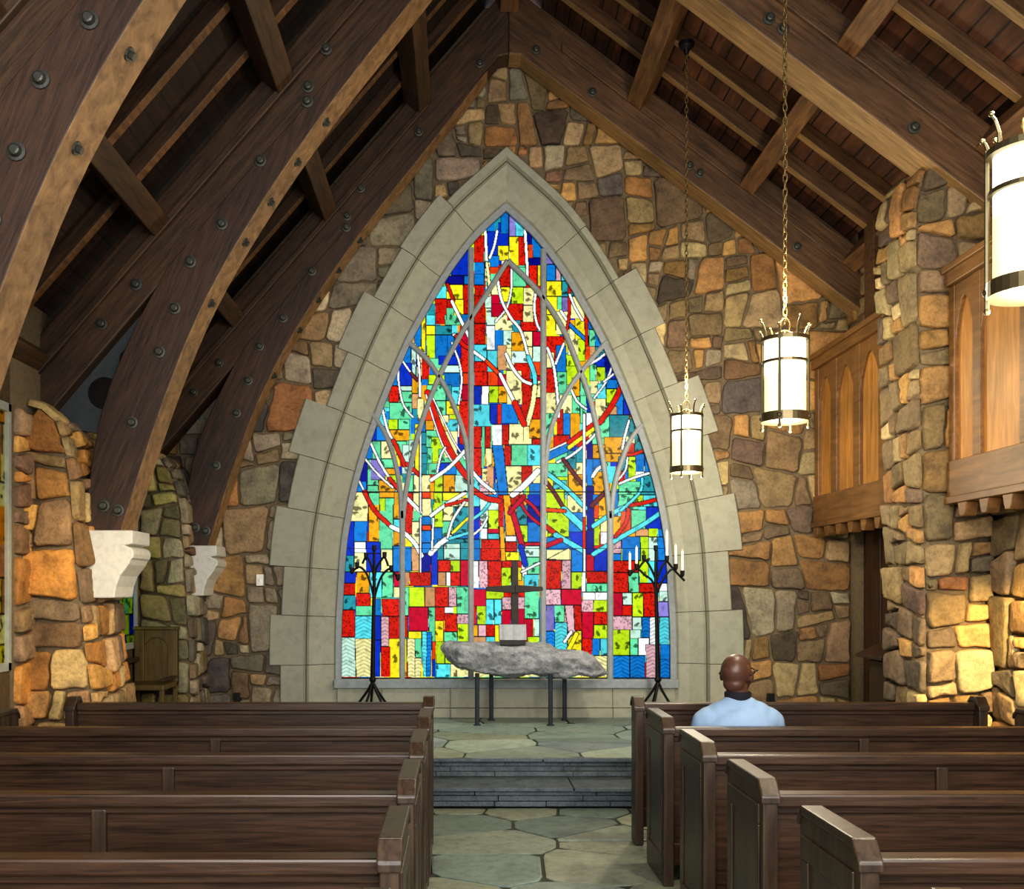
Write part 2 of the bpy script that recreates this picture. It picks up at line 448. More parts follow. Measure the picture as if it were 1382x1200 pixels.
# ------------------------------------------------------------------ dimensions
XR, ZR = .485, 7.25                 # ridge (underside of purlins)
SL, SR = 1.15, .755
def zl(X): return ZR - SL * (XR - X) if X < XR else ZR - SR * (X - XR)
WALL_L, WALL_R, Y_BACK = -3.05, 3.95, -1.6
PLAT = .30
Y_G = 10.5                         # glass plane
PXM = F / Y_G

# ------------------------------------------------------------------ floor, steps, platform
def flag_cols(): 
    c = RNG.choice([(118, 130, 122), (104, 118, 112), (128, 138, 126), (96, 108, 104), (122, 128, 112), (110, 120, 122)])
    k = RNG.uniform(1.06, 1.26); return lin(tuple(x * k for x in c))
mb = MB(); mb.cur = 1; mb.col = (1, 1, 1)
mb.box(WALL_L - .3, WALL_R + .3, Y_BACK, 8.1, -.12, -.012)
mb.cur = 0
rect = [(-2.4, 1.2), (3.3, 1.2), (3.3, 7.5), (-2.4, 7.5)]
lay(mb, cells(seeds(-2.4, 3.3, 1.2, 7.5, .35, .75, .45, 1.0), rect, .022), lambda u, v, d: (u, v, -.012 + d), .011, flag_cols, True, .0)
tag(mb.build('floor', [M_slate, M_grout], col=True), kind='structure')
mb = MB(); mb.cur = 1
mb.box(WALL_L, WALL_R, 7.94, 10.6, -.1, PLAT - .012)
mb.cur = 0
rect = [(WALL_L, 7.91), (WALL_R, 7.91), (WALL_R, 10.45), (WALL_L, 10.45)]
lay(mb, cells(seeds(WALL_L, WALL_R, 7.9, 10.45, .35, .7, .5, 1.1), rect, .02), lambda u, v, d: (u, v, PLAT - .012 + d), .012, flag_cols, True, .0)
tag(mb.build('floor', [M_slate, M_grout], col=True), kind='structure')
mb = MB(); mb.col = lin((112, 124, 122))
XS0, XS1 = -2.28, 3.22
def riser(y, z0, z1):
    x = XS0
    for row in range(3):
        za, zb = z0 + (z1 - z0) * row / 3, z0 + (z1 - z0) * (row + 1) / 3
        x = XS0
        while x < XS1:
            w = RNG.uniform(.35, .9); x2 = min(XS1, x + w)
            mb.box(x + .002, x2 - .002, y - RNG.uniform(0, .014), y + .4, za + .003, zb - .001); x = x2
riser(7.54, 0, .125); riser(7.94, .15, .27)
def tread(y0, y1, z):
    x = XS0
    while x < XS1:
        w = RNG.uniform(.6, 1.3); x2 = min(XS1, x + w)
        mb.box(x + .004, x2 - .004, y0 - RNG.uniform(.0, .02), y1, z - .028, z + RNG.uniform(-.003, .002)); x = x2
tread(7.50, 7.97, .15); tread(7.9, 8.0, PLAT)
tag(mb.build('trim_1', M_slateside, bevel=.005), kind='structure')

# ------------------------------------------------------------------ great window outline
CXW = 682.5
HW = [(967, 223), (915, 223), (850, 222.5), (800, 220), (740, 216), (700, 210), (660, 202), (620, 191), (580, 177.5), (540, 162.5), (500, 146), (460, 128), (430, 112), (400, 95), (372, 78), (340, 55), (312, 31), (284, 0)]
def hw(y):
    for (ya, wa), (yb, wb) in zip(HW, HW[1:]):
        if yb <= y <= ya: return wa + (wb - wa) * (ya - y) / (ya - yb)
    return 0
def pw(x, y): return ((x - CX) / PXM, EYE + (CY - y) / PXM)
ys = [967 - 14.23 * i for i in range(48)] + [284]
# smooth sampling of half width (catmull through HW)
def hws(y):
    P = HW
    for i in range(len(P) - 1):
        if P[i + 1][0] <= y <= P[i][0]:
            p0 = P[max(i - 1, 0)]; p1 = P[i]; p2 = P[i + 1]; p3 = P[min(i + 2, len(P) - 1)]
            t = (p1[0] - y) / (p1[0] - p2[0]); h = p1[0] - p2[0]
            m1 = (p2[1] - p0[1]) / (p0[0] - p2[0]) * h if i > 0 else p2[1] - p1[1]
            m2 = (p3[1] - p1[1]) / (p1[0] - p3[0]) * h if i + 2 < len(P) else p2[1] - p1[1]
            return (2*t**3-3*t**2+1)*p1[1] + (t**3-2*t**2+t)*m1 + (-2*t**3+3*t**2)*p2[1] + (t**3-t**2)*m2
    return 0
LEFT = [pw(CXW - hws(y), y) for y in ys]            # bottom -> apex
XCW = pw(CXW, 0)[0]
def normals(L):
    out = []
    for i in range(len(L)):
        a = L[max(i - 1, 0)]; b = L[min(i + 1, len(L) - 1)]
        t = Vector((b[0] - a[0], b[1] - a[1])).normalized(); out.append(Vector((-t.y, t.x)))
    n = out[-1]; out[-1] = Vector((0, 1 / n.y)); return out
NL = normals(LEFT)
def arch(i, r, side):      # offset point on outline
    p = LEFT[i]; n = NL[i]; x, z = p[0] + n.x * r, p[1] + n.y * r
    x = min(x, XCW)
    return (x, z) if side < 0 else (2 * XCW - x, z)

win = thing('window_1', None, None, (XCW, Y_G, Z_(915, Y_G)), kind='structure')
# limestone surround: voussoirs in a ring
mb = MB(); nS = len(LEFT) - 1
cum = [0]
for i in range(nS): cum.append(cum[-1] + math.hypot(LEFT[i + 1][0] - LEFT[i][0], LEFT[i + 1][1] - LEFT[i][1]))
def at(s, r, side):
    for i in range(nS):
        if cum[i] <= s <= cum[i + 1] + 1e-9:
            t = (s - cum[i]) / (cum[i + 1] - cum[i]); a = arch(i, r, side); b = arch(i + 1, r, side)
            return (a[0] + (b[0] - a[0]) * t, a[1] + (b[1] - a[1]) * t)
    return arch(nS, r, side)
Ltot = cum[-1]
for side in (-1, 1):
    s = 0; k = 0; bounds = [0.0]
    while s < Ltot - .75:
        s += RNG.uniform(.46, .58); bounds.append(s)
    bounds.append(Ltot)
    for a, b in zip(bounds, bounds[1:]):
        fr = (a + b) / 2 / Ltot
        Rb = .635 if fr < .3 else (.67 if fr < .55 else (.56 if fr < .8 else .47))
        R = Rb + (.06 if k % 2 else -.05); k += 1
        if b >= Ltot - 1e-6: R = .43
        prof_in = [(.05, 10.47), (.07, 10.44), (.17, 10.42), (.30, 10.33), (.325, 10.345)]
        prof_out = [(.335, 10.345), (.35, 10.285), (R - .012, 10.285), (R, 10.3), (R, 10.40)]
        g = .003; n = max(2, int((b - a) / .09)); e1 = b - g if b < Ltot - 1e-6 else b
        for prof in (prof_in, prof_out):
            n0 = len(mb.v); m = len(prof)
            for q in range(n + 1):
                sv = a + g + (e1 - a - g) * q / n
                for r, y in prof:
                    x, z = at(sv, r, side); mb.v.append((x, y, z))
            for q in range(n):
                for w in range(m - 1): mb.face((n0 + q * m + w, n0 + q * m + w + 1, n0 + (q + 1) * m + w + 1, n0 + (q + 1) * m + w))
            if len(prof) > 3:
                for q in (0, n):
                    ids = [n0 + q * m + w for w in range(m)]
                    x, z = at(a + g if q == 0 else e1, prof[0][0], side); mb.v.append((x, 10.5, z))
                    x, z = at(a + g if q == 0 else e1, prof[-1][0], side); mb.v.append((x, 10.5, z))
                    mb.face(ids + [len(mb.v) - 1, len(mb.v) - 2])
mb.build('stone_surround', M_lime, win)
# dark joint backing
mb = MB()
for side in (-1, 1):
    n = 90; pr = [(.045, 10.482), (.17, 10.432), (.33, 10.352), (.40, 10.30), (.415, 10.36)]
    n0 = len(mb.v); m = len(pr)
    for q in range(n + 1):
        for r, y in pr:
            x, z = at(Ltot * q / n, r, side); mb.v.append((x, y, z))
    for q in range(n):
        for w in range(m - 1): mb.face((n0 + q * m + w, n0 + q * m + w + 1, n0 + (q + 1) * m + w + 1, n0 + (q + 1) * m + w))
mb.build('mortar_joint', M_limejoint, win)
# dado below the glass
mb = MB()
zs = Z_(925, Y_G); x0, x1 = pw(CXW - 226, 0)[0], pw(CXW + 226, 0)[0]
xs = [x0] + [pw(v, 0)[0] for v in (516, 608, 664, 762, 825)] + [x1]
for a, b in zip(xs, xs[1:]):
    mb.box(a + .002, b - .002, 10.40, 10.6, PLAT + .10, zs - .02)
    mb.box(a + .002, b - .002, 10.385, 10.6, PLAT, PLAT + .095)
mb.box(x0 - .3, x1 + .3, 10.44, 10.62, 0, zs - .005)
mb.build('dado_panel', M_lime, win, bevel=.004)
mb = MB(); mb.box(x0 - .03, x1 + .03, 10.37, 10.58, zs - .02, Z_(916, Y_G))
mb.build('sill', M_frame, win, bevel=.006)
# metal frame round the glass and tracery
mb = MB(); n = 110
for side in (-1, 1):
    pr = [(-.012, 10.53), (-.012, 10.455), (.045, 10.445), (.052, 10.475)]; n0 = len(mb.v); m = 4; s0 = .36
    for q in range(n + 1):
        for r, y in pr:
            x, z = at(s0 + (Ltot - s0) * q / n, r, side); mb.v.append((x, y, z))
    for q in range(n):
        for w in range(3): mb.face((n0 + q * m + w, n0 + q * m + w + 1, n0 + (q + 1) * m + w + 1, n0 + (q + 1) * m + w))
mb.build('window_frame', M_frame, win, smooth=False)
def smooth_path(P, n=10):
    out = []
    for i in range(len(P) - 1):
        p0, p1, p2, p3 = P[max(i - 1, 0)], P[i], P[i + 1], P[min(i + 2, len(P) - 1)]
        for k in range(n):
            t = k / n
            out.append(tuple(.5 * (2 * p1[d] + (p2[d] - p0[d]) * t + (2 * p0[d] - 5 * p1[d] + 4 * p2[d] - p3[d]) * t * t + (3 * p1[d] - p0[d] - 3 * p2[d] + p3[d]) * t ** 3) for d in (0, 1)))
    out.append(tuple(P[-1])); return out
def bar(mb, P, w, ya, yb, sm=True):
    P = [pw(*p) for p in (smooth_path(P) if sm else P)]; n0 = len(mb.v)
    for i, p in enumerate(P):
        a = P[max(i - 1, 0)]; b = P[min(i + 1, len(P) - 1)]
        t = Vector((b[0] - a[0], b[1] - a[1])).normalized(); nx, nz = -t.y * w / 2, t.x * w / 2
        for k, y in ((1, ya), (.45, ya - .012), (-.45, ya - .012), (-1, ya), (-1, yb), (1, yb)): mb.v.append((p[0] + nx * k, y, p[1] + nz * k))
    m = 6
    for i in range(len(P) - 1):
        for q in range(m): mb.face((n0 + i * m + q, n0 + i * m + (q + 1) % m, n0 + (i + 1) * m + (q + 1) % m, n0 + (i + 1) * m + q))
    mb.face([n0 + q for q in range(m)]); mb.face([n0 + (len(P) - 1) * m + q for q in range(m)][::-1])
TR = [([(543, 918), (543, 690)], .058, False), ([(635.5, 918), (635.5, 336)], .058, False), ([(732.5, 918), (733, 338)], .058, False), ([(823, 918), (823, 690)], .058, False),
      ([(542, 700), (540, 660), (531, 615), (518, 582), (503, 560)], .05, True), ([(544, 700), (548, 662), (558, 612), (572, 562), (594, 506), (622, 452), (655, 400), (685, 353)], .05, True),
      ([(634, 655), (629, 600), (618, 562), (600, 522), (578, 488), (553, 464)], .05, True),
      ([(735, 655), (739, 600), (750, 560), (768, 525), (790, 495), (818, 462)], .05, True),
      ([(822, 700), (817, 648), (808, 592), (796, 540), (780, 494), (757, 440), (724, 392), (685, 353)], .05, True),
      ([(824, 700), (829, 655), (841, 615), (853, 590), (866, 574)], .05, True)]
for P, w, sm in TR:
    mb = MB(); bar(mb, P, w, 10.455, 10.52, sm); mb.build('mullion', M_frame, win)

# ---- stained glass: painted panes, leads and branches in the window's own plane
COLS = {'r': (214, 34, 16), 'c': (196, 8, 52), 'o': (232, 74, 22), 'O': (240, 170, 26), 'y': (252, 232, 40), 'l': (196, 230, 34), 'g': (112, 222, 166), 't': (44, 148, 160),
        'a': (96, 220, 232), 'b': (22, 126, 206), 'B': (14, 56, 190), 'n': (16, 22, 140), 'w': (250, 252, 252), 'e': (252, 242, 172), 'p': (224, 176, 184), 'v': (140, 128, 200),
        'k': (214, 158, 108), 'm': (112, 46, 52), 's': (204, 240, 220), 'K': (10, 10, 14)}
PANES = """467,690,478,750B 476,680,497,703e 478,703,496,731b 497,680,512,731O 512,680,531,742g 531,680,541,701O 531,701,541,717a 531,717,541,737O 478,731,494,746w 478,746,494,772e 494,731,514,747B 494,747,514,772B 514,742,530,772e 530,737,541,772b 464,750,478,772t 462,772,481,787B 481,772,499,801O 499,772,516,807a 516,772,531,807g 531,772,541,792c 531,792,541,807e 461,787,480,803r 480,801,500,818r 461,803,480,823t 460,823,479,860r 480,818,503,831g 479,831,503,862a 503,808,514,831b 503,831,514,864B 503,864,514,914B 515,808,541,832r 514,832,525,873p 525,832,541,862r 525,862,541,914y 514,873,527,914r 456,860,479,914s 479,862,503,914e
546,680,556,721r 546,721,556,738y 556,680,568,704g 556,704,567,735e 569,680,582,697e 569,697,582,709b 569,709,582,716o 569,716,582,733b 569,733,582,747b 568,747,582,772n 583,712,597,740b 584,680,597,712l 597,680,632,703e 597,703,612,724g 612,700,632,727b 590,727,632,735t 546,738,555,771b 555,738,567,771k 582,742,591,790B 590,735,599,756t 599,734,621,756s 621,732,632,756t 591,756,608,772r 608,756,621,772l 621,756,632,791c 591,772,602,791k 602,772,608,791w 608,772,621,791r 546,772,553,791k 553,772,582,791r 544,792,552,831g 552,792,573,819l 573,792,587,819k 587,792,605,819r 605,792,616,819p 616,792,632,829g 551,819,578,852c 578,819,587,870g 587,819,600,838r 600,819,612,828w 600,828,617,853r 617,829,632,842p 544,831,551,861r 551,852,569,862y 569,852,576,914a 576,853,583,914b 587,838,599,866y 599,853,617,866g 617,842,632,869l 542,862,549,914y 549,862,560,914e 560,862,569,888g 560,888,569,914e 583,866,588,890o 583,890,588,914B 588,866,600,896l 588,896,608,914a 600,866,640,896l 608,896,640,914e
637,690,648,728B 637,728,648,757b 649,680,658,713s 658,680,673,713l 649,713,658,728w 658,713,674,720c 658,720,674,728a 649,728,675,757r 672,668,680,712r 682,723,697,731w 682,731,698,745r 682,745,701,757y 697,682,710,709t 700,709,712,732l 712,705,728,732b 710,680,728,705n 706,737,728,752s 711,752,728,775g 637,757,646,794w 646,757,658,794p 658,757,677,794r 677,757,704,766r 677,766,690,794l 690,766,704,784y 704,760,711,779w 707,775,728,798a 637,795,656,818c 656,797,680,809l 680,797,708,806r 637,818,643,843r 643,818,656,843l 656,809,667,843a 667,809,677,843a 677,806,690,823p 690,806,708,822p 677,823,690,843c 690,822,708,843c 708,798,728,835g 709,835,720,870c 720,835,728,859s 637,843,645,859O 645,843,656,859p 656,843,668,859r 668,843,675,870y 637,859,656,870k 656,859,668,870a 712,859,728,870l 637,870,728,914e
737,667,760,688l 738,688,768,725l 768,690,787,718b 768,718,787,742B 771,742,787,772b 737,725,771,742b 737,742,771,756e 737,756,758,795r 758,756,771,795p 771,772,786,795l 791,686,802,715n 791,715,802,748n 791,748,802,771c 802,700,810,737l 810,700,820,718e 810,718,820,735w 802,740,820,771B 801,680,808,700o 808,668,820,697O 791,771,820,787r 791,787,820,799g 785,772,791,799w 786,799,803,810w 803,799,820,810w 737,795,757,817p 757,795,785,817c 785,810,801,826p 801,810,820,826l 737,817,748,852v 748,817,762,840g 762,817,774,853p 774,817,785,851r 785,826,801,862c 801,826,820,843r 801,843,820,862l 737,852,749,880b 749,840,766,880a 766,851,785,880y 785,862,799,885r 799,862,810,885b 810,862,820,885a 737,880,785,914e 785,885,820,914e
827,660,835,697b 835,660,863,688g 863,655,890,668t 868,668,892,684a 855,668,868,684l 872,684,896,714B 852,688,872,718g 827,697,840,722O 838,690,852,722o 857,714,875,724k 875,713,888,725l 888,714,902,725b 827,730,839,747p 839,724,864,757b 864,724,875,758l 875,725,887,758s 887,725,902,757b 827,747,839,757b 827,757,862,773r 827,773,848,800r 848,773,862,800g 862,757,875,787l 875,757,887,787a 887,757,902,787B 862,787,889,800r 889,787,904,798w 889,798,904,812s 888,812,904,833v 827,800,840,831c 840,800,853,817s 840,817,853,831r 853,800,868,833l 868,800,888,833r 827,831,853,850p 853,833,866,850s 866,833,877,861b 877,833,890,870w 890,833,904,870a 827,850,850,885l 850,850,865,862s 850,862,861,885g 861,861,876,885w 827,885,850,917b 850,885,871,917b 871,870,891,917p 891,870,905,890b 891,890,905,917b
498,575,508,595B 508,575,522,595b 512,550,527,575a 520,555,530,566b 524,566,537,580l 537,566,553,580g 526,580,553,595O 502,595,514,620g 514,595,530,619e 490,597,503,620b 486,620,496,662n 496,620,511,655g 500,620,520,648v 515,619,535,632g 520,632,537,641O 525,641,543,662l 511,648,533,664O 496,655,511,665g 472,664,497,704e 497,665,512,682g 512,664,532,672O 512,672,520,690l 520,672,532,682g 532,664,541,682O 478,650,495,664b 535,595,549,615g 543,600,553,640s
552,594,560,640s 560,572,566,640y 566,566,574,583b 566,583,576,600t 567,600,577,612t 568,612,578,626t 568,626,579,641t 569,641,581,664e 569,664,581,673o 569,673,582,697e 574,566,586,581O 575,581,592,604g 582,590,602,624l 577,604,584,641g 592,606,610,625g 590,625,608,637B 600,630,616,641b 578,625,592,641g 603,566,622,592a 598,582,618,618e 617,588,632,612B 617,568,632,590w 558,641,568,665e 550,641,558,665g 546,665,557,702r 557,665,568,690e 586,641,598,665l 598,641,614,665O 614,641,632,665s 585,665,597,712l 597,665,622,676y 598,683,613,703e 612,672,632,684e 612,684,632,720t
559,438,569,468b 569,425,575,475y 575,439,587,452y 575,452,587,484l 575,425,587,439a 587,403,607,438r 600,425,620,439g 587,439,610,452t 587,452,605,484b 543,465,555,495b 555,463,562,507s 562,473,570,512e 569,480,580,512r 534,490,556,521B 525,500,538,521b 525,521,539,543r 539,521,556,528s 539,528,556,543g 556,510,565,531O 556,531,565,552k 525,543,556,566g 604,452,622,480b 612,450,626,484B 592,480,620,493B 596,493,622,503s 596,503,623,522b 606,522,624,548a 578,506,600,519l 576,519,602,541g 586,541,602,568g 602,541,614,560y 602,519,610,541t 620,440,636,468c 622,465,635,503r 622,503,635,519o 623,519,635,541c 620,541,635,600r 569,548,584,568o 563,538,572,568e 590,560,606,570e
640,397,656,437r 640,437,656,465r 656,416,668,439s 656,439,668,473w 668,445,680,478b 668,425,692,446e 679,446,694,466s 640,465,657,488a 657,473,671,505a 671,466,684,500k 683,470,704,500e 640,488,658,502r 640,502,658,521r 658,502,674,521o 672,505,690,521c 640,521,650,546B 650,521,660,546w 660,521,673,544l 673,521,690,544O 638,546,661,576a 661,545,671,573B 671,545,677,573r 677,544,700,572b
702,433,726,447r 706,447,719,468e 706,468,719,490e 719,447,732,467c 719,467,732,489s 690,448,707,474O 690,474,714,490s 694,490,716,512r 719,488,732,507o 720,507,732,514c 720,514,732,537e 703,511,718,570r 683,500,704,546e 718,537,732,572r 737,425,757,454y 737,454,762,497r 737,475,748,497e 737,497,752,530r 737,530,756,558e 737,558,748,590g 750,466,764,502b 752,502,765,532g 764,478,781,494l 764,494,780,520l 766,443,782,480e 750,425,768,452e 780,458,790,488l 776,425,790,458y 790,463,797,486o 795,445,804,468g 803,435,818,468b 793,425,803,445b 796,467,808,480k 772,510,783,535O 783,510,792,534g 783,534,792,572g 755,533,772,558e 772,535,783,558g 759,558,770,587b 769,558,783,592O 791,536,799,557B 791,557,800,575w 751,552,760,587r
803,468,822,483t 800,483,816,495B 815,475,832,503n 796,491,805,514g 805,495,817,514l 796,514,808,532e 806,518,818,540a 818,500,836,512B 818,512,842,525b 818,525,833,548l 803,538,818,566e 832,518,842,560b 842,520,860,560B 822,548,833,560k 820,560,850,590t 808,562,823,592g 853,560,866,588g 848,565,856,592t 815,590,842,612O 815,612,838,624O 843,598,856,614r 856,586,876,612t 856,612,870,640b 870,608,886,640b 847,616,858,650l 834,616,848,636t 830,636,842,650r 857,636,870,645w 866,642,892,668t 835,650,866,668g
747,587,768,606r 791,594,800,620n 799,580,810,600g 800,600,817,619O 777,603,790,625t 765,608,778,634t 777,624,790,650e 791,619,800,656b 800,619,817,633b 800,636,818,668O 737,625,767,645g 752,643,767,660l 767,640,790,668O 745,648,765,668a 737,645,747,660y 765,668,790,692e 791,656,802,686n 737,660,762,692l 800,667,808,682b
637,575,650,605r 637,605,650,642r 650,575,655,633g 655,575,663,605r 655,605,664,630e 664,573,678,602w 678,573,687,601r 687,572,712,600e 706,571,718,600e 714,566,732,592O 718,592,732,616r 680,601,690,629r 690,600,714,629g 712,600,732,629a 682,629,706,668e 704,629,720,652r 718,628,732,642e 650,632,658,668e 657,630,667,668k 637,642,648,668a 647,650,660,668p 637,668,648,684a 647,668,659,702s 658,672,673,690s 637,684,648,702B 659,688,673,714l 688,667,708,684r 714,652,732,668b 712,667,732,684B 706,684,732,706n 697,682,712,709t
640,318,654,354r 654,312,674,345B 672,300,687,332B 676,284,687,316b 687,284,699,319v 695,290,709,319a 707,305,722,340n 717,318,736,348b 712,330,719,350o 712,348,734,359n 672,331,687,352y 687,319,700,359y 700,319,711,359r 658,345,674,361b 640,354,654,370b 640,370,654,385b 654,354,662,380e 640,385,654,400r 660,360,674,370o 700,358,712,370g 712,358,725,386r 725,358,734,386y 722,386,734,400c 672,357,690,387r 690,360,710,387g 675,387,690,408y 690,387,707,410l 663,381,674,398e 663,398,675,410c 663,410,680,428c 655,385,664,416s 684,410,706,433r 706,412,722,435e 706,388,722,412e 720,400,734,440r
608,338,636,372B 600,372,626,384n 626,372,636,384b 600,384,625,404y 625,384,636,424r 585,386,603,403a 603,404,616,424r 602,415,622,439g 613,404,626,426y 623,424,636,446b 737,340,751,357v 737,357,750,379b 750,357,757,379p 757,362,768,379a 737,379,758,400y 758,379,767,401t 737,400,756,425y 752,400,759,418g 758,401,768,422v 768,380,790,405t 768,400,792,430e 750,420,768,446e 737,425,750,446y"""
RIB = [
 ('w',4,(655,312),(657,355)),('e',4,(657,355),(660,380),(660,398)),('w',3.5,(671,312),(667,332),(661,348)),('w',4,(708,303),(711,350),(712,382)),
 ('w',3,(690,362),(690,390),(684,415),(669,434)),('w',4,(671,374),(677,405),(690,430),(703,447),(714,485)),('a',6,(713,482),(721,505),(722,522)),('e',6.5,(722,522),(719,545),(712,572)),
 ('w',3.5,(724,390),(721,415),(725,438),(732,449)),('r',4,(604,384),(612,406)),('w',4.5,(610,407),(620,428),(634,457)),('w',4.5,(613,452),(624,464),(634,472)),('w',4.5,(640,475),(657,488)),('r',5.5,(616,454),(626,466),(634,470)),
 ('o',5.5,(657,488),(674,505)),('w',5,(675,505),(685,525),(695,544)),('r',8,(695,544),(707,572)),('w',4.5,(683,478),(692,497),(705,513),(716,518)),
 ('w',3,(610,463),(620,490),(623,515),(619,545)),('w',3,(543,487),(555,504)),('m',4,(555,504),(563,513)),('w',3.5,(563,470),(566,500),(567,535)),('w',3,(538,494),(538,515),(544,545),(557,563)),
 ('r',8,(577,530),(588,562),(602,597),(620,630),(636,650)),('w',2,(581,530),(598,566),(612,595),(628,620)),('w',2,(575,533),(585,566),(597,600),(612,626)),
 ('w',3.5,(516,552),(523,580),(531,595)),('r',5.5,(531,595),(539,612),(546,628)),('r',5,(549,626),(567,642)),
 ('w',3.5,(499,595),(513,625),(526,646)),('r',5,(526,646),(541,664)),('w',3,(491,617),(510,640),(530,658)),('w',3,(483,646),(492,664)),('r',5.5,(492,664),(505,688),(528,711)),('w',6,(528,711),(546,720),(560,734),(569,750)),
 ('w',5,(582,648),(606,631),(627,609)),('w',3,(590,637),(595,615),(601,604)),('w',5,(582,696),(602,681),(628,665)),('r',4,(602,682),(630,675)),('w',5,(546,669),(568,691)),
 ('w',7,(581,747),(595,733),(607,725)),('w',3.5,(604,726),(612,700),(627,678)),('a',4,(607,727),(633,719)),('y',4,(611,719),(631,700)),
 ('a',4,(636,702),(650,692),(660,680)),('w',3,(636,724),(650,712),(658,698)),
 ('b',10,(737,618),(768,603)),('w',2.5,(737,610),(768,596)),('w',3.5,(752,624),(772,614),(796,594),(808,580)),('r',6,(768,597),(802,572)),('y',5.5,(768,604),(804,577)),('r',7,(810,570),(830,540),(842,512)),
 ('a',6,(737,638),(765,660),(790,686)),('m',5,(737,650),(750,668),(763,690)),('m',5,(760,620),(775,640),(788,656)),('a',9,(761,688),(788,713)),('r',6,(737,711),(752,722)),('a',7,(750,722),(788,744)),('c',6,(737,737),(757,729)),('o',5,(737,688),(762,690)),('c',4,(706,735),(728,734)),
 ('a',6,(801,710),(828,692),(850,681)),('r',5,(850,682),(868,679),(890,673)),('a',4,(867,646),(863,665),(838,689)),('a',6,(801,748),(835,727),(870,707),(897,688)),('r',5,(848,688),(845,705),(831,724)),
 ('w',3.5,(849,568),(843,590),(840,606)),('w',3,(847,618),(844,635),(832,650)),('w',3.5,(836,653),(855,645),(882,637)),('r',4,(843,613),(856,613),(873,606)),('w',5,(800,643),(807,633),(817,627)),('m',6,(799,682),(817,664)),
 ('w',3.5,(795,492),(810,483),(824,470)),('w',3,(829,486),(818,515),(802,537)),('w',3,(836,499),(815,515)),('w',4,(739,470),(747,493),(752,530),(754,562)),('w',3.5,(750,491),(761,464)),('w',4,(757,420),(769,438)),('b',5,(769,438),(778,447),(791,459)),('w',3.5,(771,526),(779,542),(791,552)),('r',3.5,(768,375),(768,425),(763,452)),('w',3.5,(769,398),(776,415),(786,432)),('r',4,(791,425),(792,465)),
 ('c',7,(690,686),(698,712),(705,738)),('B',7,(703,738),(709,762)),('c',4,(706,672),(720,684),(732,700)),('c',4,(703,680),(714,696),(732,710)),
 ('w',5,(637,636),(650,651),(668,665)),('r',7,(637,660),(655,672),(674,676)),('w',8,(692,668),(708,655),(726,636)),('c',6,(688,692),(707,670)),
 ('w',3.5,(788.5,560),(788.5,700)),('r',3.5,(788.5,700),(788.5,742)),('w',3,(788.5,742),(788.5,770)),('w',2.5,(567.5,585),(567.5,690)),('w',2.5,(567.5,700),(567.5,772)),('w',3,(585,700),(583,742)),
 ('w',4,(771,853),(762,866)),('y',6,(778,856),(768,876)),('w',3,(704,772),(728,760)),
]
POLY = [('b', [(664,601),(679,601),(686,668),(673,668)]), ('O', [(679,668),(688,668),(696,723),(683,723)]), ('O', [(674,711),(680,711),(683,757),(676,757)]), ('e', [(738,755),(769,739),(769,756)]), ('p', [(762,817),(774,817),(776,853),(768,862)])]

